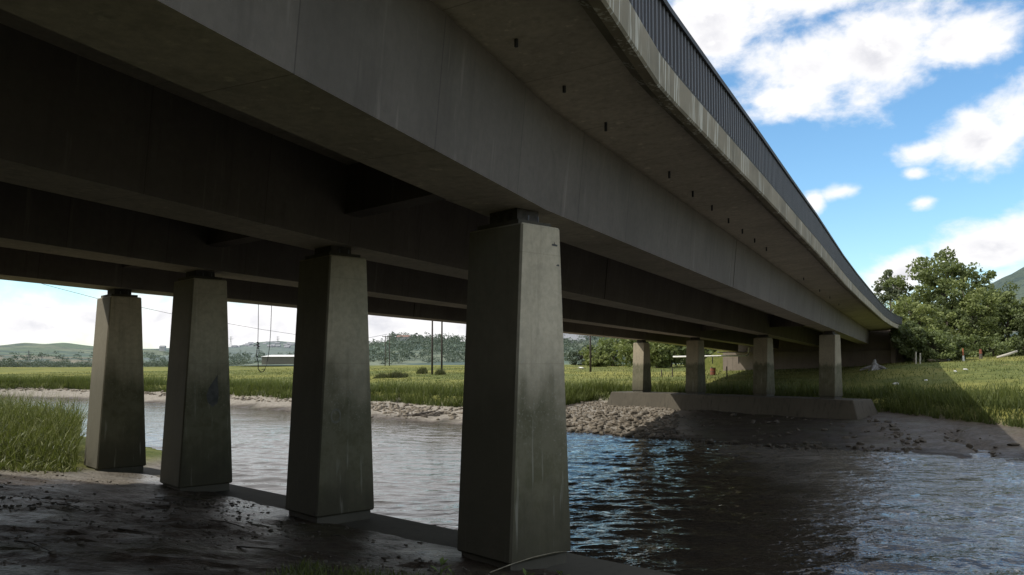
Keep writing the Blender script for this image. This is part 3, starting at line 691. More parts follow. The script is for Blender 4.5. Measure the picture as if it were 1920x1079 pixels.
while tl<Ltot-.3:
    q,n_=at(tl); c=q-n_*.16; b=MB() if 53.5<tl and nf<100 else mb
    b.box((c[0],c[1],4.325),(.09,.06,.062),((n_[1]*-1,n_[0],0),(n_[0],n_[1],0),(0,0,1)))
    if b is not mb: b.build('post_foot',M['dark_steel'],bridge); nf+=1
    tl+=.52
tag(mb.build('post_foot',M['dark_steel'],bridge),kind='stuff')
strip(RE,NR,[(-.24,4.268),(-.24,4.40),(-.30,4.40),(-.30,4.268)],'kerb_strip',M['dark_steel'],bridge)
# left parapet
strip(LEk,NL,[(-.05,3.89),(-.05,4.95),(-.12,4.95),(-.12,3.89)],'parapet_panel',M['parapet'],bridge)
# road on top
V=[];Fs=[]
for k in range(K):
    r=Vector((*RE[k],0)); l=Vector((*LEk[k],0)); din=(l-r).normalized(); a=r+din*.5; b=l-din*.5
    V+=[(a.x,a.y,4.168),(b.x,b.y,3.775)]
for k in range(K-1): Fs.append((2*k,2*k+2,2*k+3,2*k+1))
mesh('road_surface',V,Fs,M['asphalt'],bridge)
# drain stubs under the cantilever
for px,py in ((968,85),(1058,171),(1136,238),(1255,328),(1299,364),(1335,390),(1366,414),(1392,434),(1415,451),(1437,467),(1507,523),(1537,545),(1556,558),(1573,571)):
    x,y,_=atz(px,py,3.79); s=1.0 if px>1100 else .3
    MB().tube([(x,y,3.86),(x,y,3.79-.07*s)],[.024,.024],8).build('drain_spout',M['dark_steel'],bridge)

# columns
def column(c, zb, zt, zg, mat, lab, grp, far=False):
    c3=Vector((c[0],c[1],0)); t=thing('bridge_column',lab,'column',(c[0],c[1],zb),grp)
    hb,ht,hv=.63,.40,.60; neck=.16
    V=[]
    for z,hu in ((zb+neck,hb),(zt,ht)):
        for su,sv in ((-1,-1),(1,-1),(1,1),(-1,1)): V.append(c3+u*hu*su+v*hv*sv+up*z)
    m=MB().add(V,[(3,2,1,0),(4,5,6,7)]+[(k,(k+1)%4,4+(k+1)%4,4+k) for k in range(4)])
    m.build('shaft',mat,t,bevel=.028)
    MB().box(c3+up*(zb+neck/2-.15),(.57,.54,neck/2+.15),(u,v,up)).build('base_plinth',M['cap'],t)
    MB().box(c3+up*(zt+.035),(.34,.46,.035),(u,v,up)).build('bearing_plinth',M['cap'],t)
    MB().box(c3+up*((zt+.07+zg)/2),(.22,.31,(zg-zt-.07)/2-.003),(u,v,up)).build('bearing',M['rubber'],t)
    for sv in (-1,1):
        for s in (-.1,.1): MB().tube([c3+u*s+v*.42*sv+up*(zt+.07),c3+u*s+v*.42*sv+up*(zt+.155)],[.014,.014],6).build('bolt',M['steel'],t)
    return t
ZN=[2.03,2.02,1.95,1.80]
labN=['nearest and largest bridge column, pale olive face toward the river','second nearest bridge column, straddling the mud edge left of the largest','third bridge column from the front with a dark painted teardrop mark','farthest column of the near row, sunlit tan side next to the reeds']
cols=[]
for i in range(4): cols.append(column(NEAR[i],-2.97,ZN[i],ZG_N[i],M['column'],labN[i],'columns of the near pier'))
labF=['rightmost far column, standing nearest the abutment','second far column from the right, half pale and half dark','second far column from the left, beside the white pipe','leftmost far column, brownish with sunlight at its foot']
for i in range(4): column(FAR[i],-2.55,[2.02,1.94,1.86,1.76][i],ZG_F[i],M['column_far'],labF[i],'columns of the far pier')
# marks painted on the columns: flat shapes lying on the face that looks toward the river mouth (-v side)
def on_face(ci, frac, z):
    c=Vector((*NEAR[ci],0)); tt=(z+2.81)/(ZN[ci]+2.81); hu=.63+(.40-.63)*tt
    return c+u*hu*frac-v*.604+up*z
def mark(ci, pts, name, mat, par):
    V=[on_face(ci,a,z) for a,z in pts]; return mesh(name,V,[tuple(range(len(V)))],mat,par)
def ellipse(cx,cz,ra,rz,n=18): return [(cx+ra*math.cos(2*math.pi*k/n),cz+rz*math.sin(2*math.pi*k/n)) for k in range(n)]
mark(2,[(-.02,-.9),(.2,-1.02),(.42,-.92),(.47,-.70),(.42,-.5),(.42,-.28),(.22,-.42),(.04,-.56),(-.08,-.74)],'paint_mark',M['paint_mark'],cols[2])
V=[];n=18
for k in range(n):
    a=2*math.pi*k/n; V+=[on_face(1,-.45+.20*math.cos(a),-.98+.14*math.sin(a)),on_face(1,-.45+.15*math.cos(a),-.98+.10*math.sin(a))]
mesh('chalk_mark',V,[(2*k,2*((k+1)%n),2*((k+1)%n)+1,2*k+1) for k in range(n)],M['chalk'],cols[1])
mark(0,[(.50,1.745),(.78,1.74),(.80,1.765),(.66,1.775),(.64,1.81),(.61,1.775),(.5,1.77)],'scratch_mark',M['paint_mark'],cols[0])
mark(0,[(.70,1.45),(.86,1.445),(.84,1.475),(.74,1.47)],'scratch_mark',M['paint_mark'],cols[0])

# footings
d=Vector((NEAR[3][0]-NEAR[0][0],NEAR[3][1]-NEAR[0][1],0)).normalized(); w=Vector((d.y,-d.x,0))
if w.y<0: w=-w
c=(Vector((*NEAR[0],0))+Vector((*NEAR[3],0)))/2
f=MB().box(c-d*.9+up*(-4.0)-w*.15,(11.2,1.25,1.02),(d,w,up)).build('pier_footing',M['cap'],bevel=.06); tag(f,'low concrete footing slab running under the near columns at the water edge','footing')
d2=Vector((FAR[3][0]-FAR[0][0],FAR[3][1]-FAR[0][1],0)).normalized(); w2=Vector((d2.y,-d2.x,0))
if w2.y<0: w2=-w2
c2=(Vector((*FAR[0],0))+Vector((*FAR[3],0)))/2
V=[]
for z,a,b in ((-4.6,11.6,1.9),(-2.55,10.9,1.45)):
    for s,q in ((-1,-1),(1,-1),(1,1),(-1,1)): V.append(c2+d2*a*s+w2*b*q+up*z)
f=MB().add(V,[(3,2,1,0),(4,5,6,7)]+[(k,(k+1)%4,4+(k+1)%4,4+k) for k in range(4)]).build('pier_footing',mat_concrete('far_footing_concrete',(.085,.074,.055),(.03,.027,.02),.8),bevel=.05); tag(f,'long raised concrete plinth carrying the far columns above the stones','footing')
# abutment
da=Vector((AB[3][0]-AB[0][0],AB[3][1]-AB[0][1],0)).normalized(); wa=Vector((-da.y,da.x,0))
if wa.y<0: wa=-wa
ab=thing('abutment','dark concrete abutment under the far end of the bridge','abutment',(*AB[0],0))
ca=(Vector((*AB[0],0))+Vector((*AB[3],0)))/2
V=[];
A0=ca-da*12.6; A1=ca+da*10.9
mb=MB().box((A0+A1)/2+wa*2.0+up*(-.4),((A1-A0).length/2,1.2,1.85),(da,wa,up)); mb.build('wall',M['abut'],ab)
V=[p+wa*q+up*z for q in (1.7,2.9) for p,z in ((A0,1.47),(A1,1.47),(A1,3.52),(A0,3.93))]
MB().add(V,[(0,1,2,3),(7,6,5,4),(0,4,5,1),(1,5,6,2),(2,6,7,3),(3,7,4,0)]).build('back_wall',M['abut'],ab)
# wing wall on the right running along the road
e0=Vector((43.7,92.2,0)); e1=Vector((46.5,96.5,0)); dd=(e1-e0).normalized()
MB().box((e0+e1)/2+up*1.0,((e1-e0).length/2,.25,2.9),(dd,Vector((-dd.y,dd.x,0)),up)).build('wing_wall',M['abut'],ab)
# embankment behind the abutment (ground)
E0=A0+wa*3.2; E1=A1+wa*3.2
V=[(E0-da*3+up*(-2)),(E1+da*9+up*(-2.2)),(E1+wa*60+da*9+up*(-2)),(E0+wa*60-da*3+up*(-2)),(E0+up*3.6),(E1+up*3.2),(E1+wa*60+up*3.4),(E0+wa*60+up*3.8)]
em=MB().add(V,[(0,1,5,4),(1,2,6,5),(2,3,7,6),(3,0,4,7),(4,5,6,7)]).build('embankment',M['ground']); tag(em,kind='structure')
aa=em.data.attributes.new('grass','FLOAT','POINT'); aa.data.foreach_set('value',[1.0]*8)

# white service pipe along the abutment
def P3(px,py,d): return Vector(atd(px,py,d))
pp=thing('service_pipe','white pipe running across behind the second far column from the left','pipe',P3(1300,668,100))
MB().tube([P3(1262,669.5,100),P3(1398,667,100),P3(1402.5,665.5,100),P3(1404,662,100),P3(1404.5,652,100)],.11,10).build('pipe_run',M['white_pipe'],pp,smooth=True)
MB().tube([P3(1345,661,100.4),P3(1396,660.5,100.4),P3(1399,659.5,100.4),P3(1400,654,100.4)],.06,8).build('conduit',M['steel'],pp,smooth=True)
for px in (1290,1336,1385): MB().box(P3(px,671,100.15)+up*-.3,(.05,.05,.45)).build('bracket',M['dark_steel'],pp)

# rope hanging from the left girder
rp=thing('hanging_rope','dark looped rope with a knot hanging from the left girder','rope',P3(484,573,29))
D=28.6
MB().tube([P3(484.5,566,D),P3(484.3,610,D),P3(483.5,642,D)],.011,6).build('rope_strand',M['rope'],rp,smooth=True)
MB().tube([P3(482,655,D),P3(481,668,D),P3(484,680,D),P3(484,692,D),P3(489,698.5,D),P3(494,697,D),P3(497,692,D)],.016,6).build('rope_loop',M['rope'],rp,smooth=True)
MB().tube([P3(485.5,654,D-.03),P3(485.5,662,D-.03),P3(482.5,670,D-.03)],.013,6).build('rope_loop',M['rope'],rp,smooth=True)
MB().tube([P3(509.5,566,D+.1),P3(507.5,622,D+.1),P3(505.5,650,D+.08),P3(502,674,D+.05),P3(497,692,D),P3(491,693,D)],.011,6).build('rope_strand',M['rope'],rp,smooth=True)
mb=MB()
for i in range(5):
    q=P3(483.3+(i%2)*1.2,643+i*2.6,D-.02); mb.tube([q+Vector((-.03,0,0)),q+Vector((0,-.03,.01)),q+Vector((.035,0,0))],[.02,.03,.02],6)
mb.tube([P3(483,646,D),P3(475.5,649,D)],[.018,.012],6); mb.build('knot',M['rope'],rp,smooth=True)
# ------------------------------------------------------------------ poles, cable, pylons, houses
def pole_pair(px0,px1,py_base,d,H,lab,loc_grp='timber power line poles in the field'):
    x0=(px0-960)/F*d; x1=(px1-960)/F*d; z=min(gz(x0,d),gz(x1,d)); t=thing('power_pole',lab,'power pole',((x0+x1)/2,d,z),loc_grp)
    for x in (x0,x1): MB().tube([(x,d,z-.3),(x,d,z+H)],[.15,.11],8).build('pole',M['wood'],t,smooth=True)
    MB().box(((x0+x1)/2,d-.16,z+H-.25),(abs(x1-x0)/2+1.0,.07,.09)).build('cross_arm',M['wood'],t)
    for x in (x0-.85,(x0+x1)/2,x1+.85): MB().tube([(x,d-.16,z+H-.16),(x,d-.16,z+H+.12)],[.05,.03],6).build('insulator',M['steel'],t)
    return t
pole_pair(722.5,730.5,682,264,9.9,'distant twin pole with a cross arm left of the ridge trees')
pole_pair(810.5,828.5,690,117,10.2,'nearer pair of tall dark poles seen beside the largest column')
d=120; x=(1107-960)/F*d; z=gz(x,d); t=thing('power_pole','single dark pole in the field right of the largest column','power pole',(x,d,z),'timber power line poles in the field')
MB().tube([(x,d,z-.3),(x,d,z+9.5)],[.16,.12],8).build('pole',M['wood'],t,smooth=True); MB().box((x,d-.15,z+9.2),(1.1,.07,.08)).build('cross_arm',M['wood'],t)
# cable sagging from a pole outside the left edge to the distant twin pole
e0=Vector((-62,72,0)); e1=Vector(((726.5-960)/F*264,264,0)); pts=[]
for px,py in ((-60,490),(87,535),(182,560),(267,577),(317,588),(427,607),(490,618),(550,627),(620,634.5),(680,636),(726,627)):
    k=(px-960)/F; s=(k*e0.y-e0.x)/((e1.x-e0.x)-k*(e1.y-e0.y)); y=e0.y+(e1.y-e0.y)*s; pts.append(atd(px,py,y))
cb=MB().tube(pts,[.022+.03*(p[1]-80)/180 for p in pts],5).build('power_cable',M['dark_steel']); tag(cb,'thin overhead cable sagging across the sky behind the left columns','cable')
def pylon(px,py_top,py_base,d,lab):
    x,_,zt=atd(px,py_top,d); zb=atd(px,py_base,d)[2]; H=zt-zb; t=thing('pylon',lab,'pylon',(x,d,zb),'electricity pylons on the horizon')
    mb=MB(); w=H*.11
    for sx in (-1,1):
        for sy in (-1,1): mb.tube([(x+sx*w,d+sy*w,zb),(x+sx*w*.22,d+sy*w*.22,zb+H*.7),(x,d,zt)],H*.006,4)
    for k in range(6):
        a=k/6*.7; b=(k+1)/6*.7; wa_=w*(1-.78*a/.7); wb_=w*(1-.78*b/.7); mb.tube([(x-wa_,d-wa_,zb+H*a),(x+wb_,d-wb_,zb+H*b)],H*.004,4); mb.tube([(x+wa_,d-wa_,zb+H*a),(x-wb_,d-wb_,zb+H*b)],H*.004,4)
    mb.build('lattice_tower',M['steel'],t)
    for k,ww in ((.66,.17),(.78,.21),(.9,.15)): MB().box((x,d,zb+H*k),(H*ww,H*.008,H*.008)).build('cross_arm',M['steel'],t)
pylon(54,656,684,430,'pylon in front of the left hill, left one of two'); pylon(79,664,684,470,'shorter pylon right of its twin before the left hill')
pylon(433,630,652,1150,'pylon on the skyline just right of the third column'); pylon(521,630,650,1250,'pylon on the far hill right of the hanging rope')
# white roofed shed at the edge of the field
x0=atd(490,668,360)[0]; x1=atd(600,668,360)[0]; zt=atd(500,666,360)[2]; zb=-2.6; EV=zt-.75
sh=thing('shed','long low shed with a bright white roof across the field behind the rope','shed',((x0+x1)/2,360,zb))
MB().box(((x0+x1)/2,364,(zb+EV)/2),((x1-x0)/2,3.5,(EV-zb)/2-.01)).build('wall',mat_simple('shed_boards',(.15,.145,.115),.8),sh)
V=[(x0-.5,360,EV),(x1+.5,360,EV),(x1+.5,368.2,EV),(x0-.5,368.2,EV),(x0+3.5,364,zt+.1),(x1-1,364,zt+.1)]
MB().add(V,[(0,1,5,4),(1,2,5),(2,3,4,5),(3,0,4),(3,2,1,0)]).build('roof',M['white'],sh)
def house(px,py,d,w,h,lab,roofm,grp,seed):
    x,_,zb=atd(px,py,d); t=thing('hillside_house',lab,'house',(x,d,zb),grp)
    MB().box((x,d,zb+h/2-1),(w/2,w*.35,h/2+1)).build('wall',M['house_wall'],t)
    V=[(x-w*.54,d-w*.42,zb+h),(x+w*.54,d-w*.42,zb+h),(x+w*.54,d+w*.42,zb+h),(x-w*.54,d+w*.42,zb+h),(x-w*.5,d,zb+h*1.6),(x+w*.5,d,zb+h*1.6)]
    MB().add(V,[(0,1,5,4),(1,2,5),(2,3,4,5),(3,0,4),(3,2,1,0)]).build('roof',roofm,t)
house(757,638.5,545,8.5,2.2,'large house with a red roof among trees on the hill ridge',M['roof_red'],None,1)
rh=random.Random(3)
for i in range(30):
    px=rh.uniform(436,555); py=rh.uniform(648,656) if px<490 else rh.uniform(646,655); house(px,py,1240-(py-646)*20,rh.uniform(4,7),rh.uniform(2.4,3.4),'small pale house among many on the hazy slope behind the rope',M['house_roof'],'houses on the hazy slope behind the rope',i)
for i in range(14):
    px=rh.uniform(1058,1105); py=rh.uniform(636,650); house(px,py,540-(py-630)*3,rh.uniform(5,7),3.0,'small pale house on the slope right of the largest column',M['house_roof'],'houses on the slope beside the largest column',i+50)
house(305,655,900,6,2.5,'lone white house on the skyline between the third and fourth columns',M['house_roof'],None,77)

# ------------------------------------------------------------------ stones
def rock_mesh(seed, sub=2):
    rr=np.random.default_rng(seed); bm=bmesh.new(); bmesh.ops.create_icosphere(bm,subdivisions=sub,radius=1)
    cuts=rr.normal(size=(13,3)); cuts/=np.linalg.norm(cuts,axis=1,keepdims=True); dd=rr.uniform(.42,.85,13)
    for vt in bm.verts:
        c=np.array(vt.co)
        for n_,q in zip(cuts,dd):
            e=c@n_-q
            if e>0: c=c-n_*e
        c=c*np.array([1.25,1,.72]); vt.co=c
    me=bpy.data.meshes.new('rubble_stone'); bm.to_mesh(me); bm.free(); return me
ROCKS=[rock_mesh(i) for i in range(14)]
for i,me in enumerate(ROCKS): me.materials.append(M['rock'])
M['rock_dark']=mat_rock('shaded_stone',(.105,.09,.07),(.055,.047,.036))  # darker copy of the rubble stone, with the bridge's shade in its colour
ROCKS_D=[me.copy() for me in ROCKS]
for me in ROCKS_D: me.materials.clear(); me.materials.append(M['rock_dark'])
def rock_cand(n, cond, lo=.08, hi=.24):
    x=rng.uniform(-75,30,n); y=rng.uniform(36,118,n); z,w,t,nn=terrain(x,y); p=cond(x,y,w,t); m=(rng.random(n)<p)&(nn<-6)
    return np.stack([x,y,z,rng.uniform(lo,hi,n)],1)[m]
def dens(x,y,w,t):
    a=x/y; px=960+F*a
    mudz=(w>-.4)&(t<.2)
    patch=((px>1040)&(px<1270))*np.where(t>-14,1.0,1.0)
    line=((px>=1240)&(px<1690))*np.exp(-((w-.3)/.55)**2)
    upper=((px>690)&(px<1040))*np.exp(-((t+2.2)/1.3)**2)
    left=((px<690))*np.exp(-((t+.9)/.7)**2)*.5
    under=((px>=1260)&(px<1640))*.06
    creek=(np.exp(-((x-(23.6+(y-41)*.28))/.7)**2)*(y>38.5)*(y<47.5)+np.exp(-((x-(20.6+(y-42)*.34))/.8)**2)*(y>41)*(y<53))*.5
    return mudz*(patch+line*.9+upper*.9+left*.75+under+creek)
C=rock_cand(110000,dens)
print('rock candidates',len(C))
sc=C[:,3]/C[:,1]*np.where((C[:,0]/C[:,1]>.05),1.5,1.0); o=np.argsort(-sc); 
# thin out overlaps for the big individual stones
picked=[];occ={}
for idx in o:
    x,y,z,s=C[idx]; key=(int(x/.45),int(y/.7)); 
    if occ.get(key,0)>=1: continue
    occ[key]=1; picked.append(idx)
    if len(picked)>=300: break
for k,idx in enumerate(picked):
    x,y,z,s=C[idx]; s=max(s,.17)*rng.choice([.75,1.0,1.25,1.6],p=[.35,.35,.22,.08])
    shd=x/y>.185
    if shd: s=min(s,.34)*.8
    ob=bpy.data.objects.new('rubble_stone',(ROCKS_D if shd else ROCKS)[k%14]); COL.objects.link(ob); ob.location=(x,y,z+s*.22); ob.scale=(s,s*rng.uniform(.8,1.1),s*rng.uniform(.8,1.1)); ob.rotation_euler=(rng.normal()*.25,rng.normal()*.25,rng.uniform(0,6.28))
    tag(ob,'rough grey brown stone among many alike along the far river bank','stone','rubble stones along the far bank')
rest=np.setdiff1d(np.arange(len(C)),np.array(picked)); rest=rest[C[rest,0]/C[rest,1]<.2]; rng.shuffle(rest); rest=rest[:7500]
base=[]
for i in range(6):
    me=rock_mesh(60+i,1); vv=np.array([w_.co[:] for w_ in me.vertices]); ff=np.array([list(p.vertices) for p in me.polygons]); base.append((vv,ff))
VV=[];QQ=[];n=0
for k,idx in enumerate(rest):
    x,y,z,s=C[idx]; s*=rng.uniform(.35,.95)*(1.7 if x/y<.045 else 1); a=rng.uniform(0,6.28); vv,ff=base[k%6]; ca_,sa_=math.cos(a),math.sin(a)
    q=vv*s*np.array([1,rng.uniform(.7,1.1),rng.uniform(.7,1.1)]); q=np.stack([q[:,0]*ca_-q[:,1]*sa_+x,q[:,0]*sa_+q[:,1]*ca_+y,q[:,2]+z+s*.15],1)
    VV.append(q);QQ.append(ff+n);n+=len(q)
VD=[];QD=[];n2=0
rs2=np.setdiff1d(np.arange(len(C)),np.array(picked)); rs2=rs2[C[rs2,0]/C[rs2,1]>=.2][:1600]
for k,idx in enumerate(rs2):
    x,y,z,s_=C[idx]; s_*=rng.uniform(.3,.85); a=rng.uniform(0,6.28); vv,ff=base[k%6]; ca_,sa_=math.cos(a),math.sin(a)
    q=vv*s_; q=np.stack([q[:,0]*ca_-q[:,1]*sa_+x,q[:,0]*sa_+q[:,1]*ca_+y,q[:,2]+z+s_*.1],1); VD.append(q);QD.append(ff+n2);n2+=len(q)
ob=fastmesh('rubble',np.concatenate(VD),np.concatenate(QD),M['rock_dark']); tag(ob,'rubble coloured darker for the shade below the far plinth','rubble',kind='stuff')
ob=fastmesh('rubble',np.concatenate(VV),np.concatenate(QQ),M['rock_pale']); tag(ob,'loose small rubble scattered over the far bank mud','rubble',kind='stuff')

# pebbles and clods on the near mud
P=scatter(2600,-16,2.5,8.2,21,lambda x,y,w,t,n:(n>1.1)&(n<9)&(rng.random(len(x))<np.clip(.12+1.6*fbm(x*.5,y*.5,3),0.03,1)))
VV=[];QQ=[];n=0
for k in range(len(P)):
    x,y,z=P[k]; s_=.012+.05*rng.random()**3; vv,ff=base[k%6]; a=rng.uniform(0,6.28); ca_,sa_=math.cos(a),math.sin(a)
    q=vv*s_*np.array([1,.8,.7]); q=np.stack([q[:,0]*ca_-q[:,1]*sa_+x,q[:,0]*sa_+q[:,1]*ca_+y,q[:,2]+z+s_*.1],1); VV.append(q);QQ.append(ff+n);n+=len(q)
ob=fastmesh('pebbles',np.concatenate(VV),np.concatenate(QQ),M['rock_dark']); tag(ob,'small pebbles and clods scattered over the shaded near mud','pebbles',kind='stuff')
for k,(px,py) in enumerate(((130,960),(262,1005),(420,985),(505,1040),(640,1010),(330,940),(60,1030))):
    r_=ray(px,py); dd_=8.0
    for it in range(40):
        zz_=gz(r_[0]/r_[1]*dd_,dd_)
        if r_[2]/r_[1]*dd_<zz_: break
        dd_+=.35
    x=r_[0]/r_[1]*dd_; y=dd_; a=rng.uniform(-.7,.7); L=rng.uniform(.25,.7)
    tw=MB().tube([(x-math.cos(a)*L,y-math.sin(a)*L,gz(x-math.cos(a)*L,y-math.sin(a)*L)+.012),(x,y,gz(x,y)+.035),(x+math.cos(a)*L,y+math.sin(a)*L,gz(x+math.cos(a)*L,y+math.sin(a)*L)+.012)],[.012,.01,.005],5).build('twig',M['drift'],smooth=True)
    tag(tw,'dark twig lying on the shaded near mud','twig','twigs on the near mud')

# driftwood heap on the far mud
x,y,_=atz(802,784,-4.35); zz=gz(x,y); t=thing('driftwood_pile','tangled dark driftwood heap lying on the far mud beside the largest column','driftwood',(x,y,zz))
rr=random.Random(5)
for i in range(11):
    a=rr.uniform(-.5,.5)+(math.pi if rr.random()<.3 else 0); L=rr.uniform(.5,1.9); cx,cy=x+rr.uniform(-1.0,1.0),y+rr.uniform(-.5,.5); h=rr.uniform(.05,.35)
    MB().tube([(cx-math.cos(a)*L/2,cy-math.sin(a)*L/2,zz+h*.4),(cx,cy,zz+h),(cx+math.cos(a)*L/2,cy+math.sin(a)*L/2,zz+h*.5)],[.04,.06,.025],6).build('branch',M['drift'],t,smooth=True)
MB().tube([(x-2.6,y-.6,zz+.0),(x-1.2,y-.2,zz+.12),(x+.4,y,zz+.35)],[.03,.06,.08],6).build('branch',M['drift'],t,smooth=True)

# bits on the right-hand bank
def gxy(px,d): x=(px-960)/F*d; return x,d,gz(x,d)
x,y,z=gxy(1805,88); t=thing('marker_post','short orange and white post standing on the right grass','post',(x,y,z))
MB().tube([(x,y,z-.1),(x,y,z+.6)],[.14,.11],8).build('white_base',M['white'],t); MB().tube([(x,y,z+.6),(x,y,z+1.4)],[.08,.07],8).build('orange_top',M['orange'],t)
x,y,z=gxy(1838,92); t=thing('marker_post','red brown stump post between the orange post and the pale log','post',(x,y,z))
MB().tube([(x,y,z-.1),(x,y,z+.6)],[.2,.15],8).build('base',M['drift'],t); MB().tube([(x,y,z+.6),(x,y,z+1.1)],[.17,.12],8).build('cap',M['red_brown'],t)
x,y,z=gxy(1886,90); lg=MB().tube([(x-1.2,y-.3,z+.15),(x,y,z+.42),(x+1.35,y+.2,z+.85)],[.13,.16,.12],8).build('pale_log',M['pale_wood'],smooth=True); tag(lg,'pale log lying tilted on the grass at the right edge','log')
for px,d,h,lab in ((1716,86,1.3,'left of two thin pale stakes on the shaded grass'),(1724,85,1.15,'right of two thin pale stakes on the shaded grass')):
    x,y,z=gxy(px,d); s=MB().tube([(x,y,z-.1),(x+.05,y,z+h)],[.08,.07],6).build('stake',M['pale_wood']); tag(s,lab,'stake','pale stakes on the shaded grass')
x,y,z=gxy(1762,88); t=thing('debris_heap','grey and dark debris heap on the grass left of the orange post','debris',(x,y,z))
for k,(dx,s,m) in enumerate(((-1.0,.38,'rock_pale'),(-.5,.3,'steel'),(.1,.45,'drift'),(.55,.42,'dark_steel'))):
    me=ROCKS[k+3].copy(); ob=link('lump',me,M[m],t); ob.location=(dx,rr.uniform(-.2,.2),.15); ob.scale=(s*1.2,s,s); ob.matrix_parent_inverse.identity()
x,y,z=gxy(1640,84); t=thing('stump','grey pointed tree stump in the shade beside the abutment','stump',(x,y,z))
MB().tube([(x,y,z-.2),(x,y,z+.35),(x-.08,y+.05,z+.75),(x-.02,y,z+1.1)],[.85,.45,.22,.1],9).build('stump_body',mat_simple('grey_stump',(.25,.24,.23),.9),t)
for i in range(5):
    a=i*1.25+.3; MB().tube([(x,y,z+.45),(x+math.cos(a)*.9,y+math.sin(a)*.9,z+.2),(x+math.cos(a)*1.5,y+math.sin(a)*1.5,z-.05)],[.22,.16,.08],6).build('root',bpy.data.materials['grey_stump'],t)
for px,d,s in ((1679,66,.2),(1735,66,.11),(1809,72,.17),(1790,71,.12)):
    x,y,z=gxy(px,d); me=ROCKS[px%14].copy(); ob=link('white_litter',me,M['white']); ob.location=(x,y,z+.22+s*.3); ob.scale=(s*1.3,s,s); tag(ob,'small scrap of white litter lying on the right bank grass','litter','white litter on the right bank')
x,y,z=gxy(1089,135); me=ROCKS[2].copy(); ob=link('white_boulder',me,M['white']); ob.location=(x,y,z+.3); ob.scale=(.55,.4,.4); tag(ob,'pale boulder on the field just right of the largest column','boulder')
G='fence posts in the far field'
for px,d,h,lab in ((1260,98,1.1,'dark fence post in the field between the two left far columns'),(1240,100,.9,'shorter fence post left of its dark neighbour between far columns'),(1362,88,1.35,'tall dark fence post under the white pipe'),(1334,98,1.0,'thin fence post left of the tall post under the white pipe')):
    x,y,z=gxy(px,d); s=MB().tube([(x,y,z-.1),(x,y,z+h)],[.075,.065],6).build('fence_post',M['wood']); tag(s,lab,'fence post',G)
x,y,z=gxy(1336,97); dr=thing('rusty_drum','rusty red brown drum near the wall under the white pipe','drum',(x,y,z))
MB().tube([(x,y,z),(x,y,z+.9)],[.32,.32],14).build('barrel',M['red_brown'],dr); 
for k in (.03,.45,.87): MB().tube([(x,y,z+k-.03),(x,y,z+k+.03)],[.345,.345],14).build('hoop',M['drift'],dr)
# ------------------------------------------------------------------ camera, light, sky
cam=bpy.data.cameras.new('camera'); co=bpy.data.objects.new('camera',cam); COL.objects.link(co)
cam.sensor_width=36; cam.lens=F/1920*36; cam.shift_y=(CY-539.5)/1920; cam.clip_end=6000; cam.clip_start=.05
co.location=(0,0,0); co.rotation_euler=(R(90)+PITCH,0,0); SC.camera=co

SUN=Vector((-.99,-.12,0)).normalized(); EL=R(46)
sd=Vector((SUN.x*math.cos(EL),SUN.y*math.cos(EL),math.sin(EL)))
sl=bpy.data.lights.new('sun','SUN'); sl.energy=4.2; sl.angle=R(.53); sl.color=(1,.95,.86)
so=bpy.data.objects.new('sun',sl); COL.objects.link(so); so.rotation_euler=sd.to_track_quat('Z','Y').to_euler(); so.location=(-40,-10,40)

W=bpy.data.worlds.new('World'); SC.world=W; W.use_nodes=True; nt=W.node_tree; nt.nodes.clear()
class WT(NT):
    def __init__(s,t): s.t=t; s.out=None
t=WT(nt)
out=t.n('ShaderNodeOutputWorld'); bg=t.n('ShaderNodeBackground'); bg.inputs[1].default_value=.15; t.l(bg.outputs[0],out.inputs[0])
sky=t.n('ShaderNodeTexSky',sky_type='NISHITA'); sky.sun_disc=False; sky.sun_elevation=EL; sky.sun_rotation=math.atan2(sd.x,sd.y); sky.air_density=1.0; sky.dust_density=.6; sky.ozone_density=1.6
tc=t.n('ShaderNodeTexCoord'); sp=t.n('ShaderNodeSeparateXYZ'); t.l(tc.outputs['Generated'],sp.inputs[0])
x,y,z=sp.outputs
az=t.math('ARCTAN2',x,y); el=t.math('ARCSINE',z)
vec=t.n('ShaderNodeCombineXYZ'); t.l(az,vec.inputs[0]); t.l(t.math('MULTIPLY',el,1.5),vec.inputs[1])
def noise(vs,scale,detail,rough,off=(0,0,0),dist=0):
    a=t.n('ShaderNodeVectorMath',operation='ADD'); t.l(vs,a.inputs[0]); a.inputs[1].default_value=off
    q=t.n('ShaderNodeTexNoise'); q.inputs['Scale'].default_value=scale; q.inputs['Detail'].default_value=detail; q.inputs['Roughness'].default_value=rough; q.inputs['Distortion'].default_value=dist
    t.l(a.outputs[0],q.inputs['Vector']); return q.outputs['Fac']
def azel(px,py):
    r=ray(px,py); return math.atan2(r[0],r[1]),math.atan2(r[2],math.hypot(r[0],r[1]))
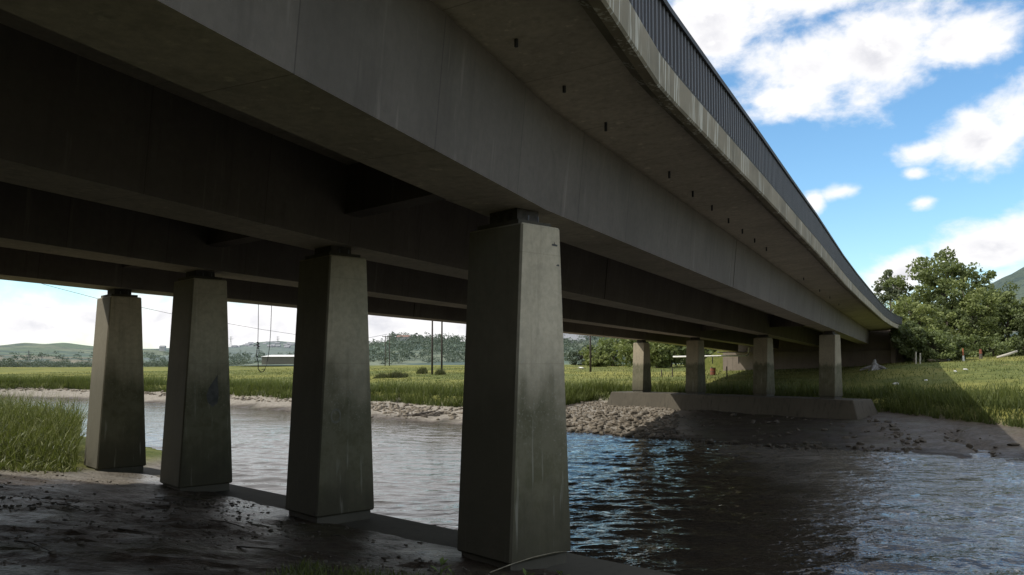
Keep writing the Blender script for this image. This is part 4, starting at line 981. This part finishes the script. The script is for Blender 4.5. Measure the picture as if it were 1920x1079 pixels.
# (column, row, half width px, half height px, tilt) of each cumulus in view
CL=[(1320,30,115,72,-.05),(1500,-18,300,42,0),(1335,80,62,50,0),(1500,130,120,70,.1),(1640,95,190,75,-.12),(1780,75,110,50,-.1),(1480,180,90,35,-.1),
    (1840,262,90,50,-.25),(1900,215,70,55,0),(1730,285,55,22,-.1),(1580,360,42,14,-.1),(1527,380,20,20,.3),(1732,380,30,11,0),(1714,326,26,12,0),
    (1860,465,110,40,-.1),(1690,520,75,32,-.15),(1960,430,90,50,0),(1930,560,160,60,0),(2050,500,140,90,0),
    (60,612,130,45,0),(-120,600,150,60,0),(90,577,45,9,0),(300,600,120,60,0),(480,610,150,70,0),(700,610,160,60,0),(860,610,140,50,0),(180,600,90,30,0),(1040,600,200,60,0)]
M_=None
for px,py,rw,rh_,tilt in CL:
    a0,e0_=azel(px,py); ra=rw/F*math.cos(a0)**2; re=rh_/F
    da_=t.math('SUBTRACT',az,a0); de=t.math('SUBTRACT',el,e0_); ct,st=math.cos(tilt),math.sin(tilt)
    p=t.math('DIVIDE',t.math('SUBTRACT',t.math('MULTIPLY',da_,ct),t.math('MULTIPLY',de,st)),ra); q=t.math('DIVIDE',t.math('ADD',t.math('MULTIPLY',da_,st),t.math('MULTIPLY',de,ct)),re)
    r=t.math('SUBTRACT',1.0,t.math('SQRT',t.math('ADD',t.math('MULTIPLY',p,p),t.math('MULTIPLY',q,q))))
    if rw<60: r=t.math('SUBTRACT',t.math('MULTIPLY',r,.8),.12)
    r=t.math('MAXIMUM',r,-.8)
    M_=r if M_ is None else t.math('MAXIMUM',M_,r)
# clouds outside the view: broken cumulus everywhere else
gen=noise(vec.outputs[0],2.6,4,.5,(3.1,7.7,0)); 
outside=t.math('MAXIMUM',t.math('MULTIPLY',t.mapr(az,R(7),R(-1)),t.mapr(el,R(4.2),R(7))),t.math('MAXIMUM',t.mapr(el,R(29),R(38)),t.math('MAXIMUM',t.mapr(az,R(32.8),R(37)),t.mapr(az,R(-37),R(-46)))))
gm=t.math('SUBTRACT',t.math('MULTIPLY',t.math('SUBTRACT',gen,t.mapr(az,R(-3),R(9),.36,.47)),5.0),t.math('MULTIPLY',t.math('SUBTRACT',1.0,outside),3.0))
gm=t.math('MINIMUM',gm,.8)
M_=t.math('MAXIMUM',M_,gm)
f1=noise(vec.outputs[0],13,6,.58,(0,0,0),.3); f2=noise(vec.outputs[0],13,6,.58,(.0,.035,0),.3)
den=t.math('ADD',M_,t.math('MULTIPLY',t.math('SUBTRACT',f1,.5),2.3))
f3=noise(vec.outputs[0],42,4,.6)
den=t.math('ADD',den,t.math('MULTIPLY',t.math('SUBTRACT',f3,.5),.75))
alpha=t.mapr(den,-.4,.62)
den2=t.math('ADD',M_,t.math('MULTIPLY',t.math('SUBTRACT',f2,.5),2.3))
shade=t.mapr(t.math('SUBTRACT',den,t.math('MULTIPLY',den2,1.0)),-.35,.55)
thick=t.mapr(den,.25,1.2)
ccol=t.mix(t.math('MULTIPLY',thick,t.math('SUBTRACT',1.0,shade)),(7.4,7.3,7.3),(4.9,4.95,5.35))
hs=t.n('ShaderNodeHueSaturation'); t.l(sky.outputs[0],hs.inputs['Color']); hs.inputs['Saturation'].default_value=1.15; hs.inputs['Value'].default_value=1.0
skyc=t.mix(1.0,hs.outputs[0],(1.12,1.3,1.31),'MULTIPLY')
t.l(t.mix(alpha,skyc,ccol),bg.inputs[0])

SC.view_settings.view_transform='Standard'; SC.view_settings.look='None'; SC.view_settings.exposure=0
SC.cycles.max_bounces=8; SC.cycles.diffuse_bounces=4; SC.cycles.glossy_bounces=3; SC.cycles.caustics_reflective=True; SC.cycles.blur_glossy=1.0; SC.cycles.sample_clamp_indirect=6
SC.cycles.use_denoising=True
print('done')
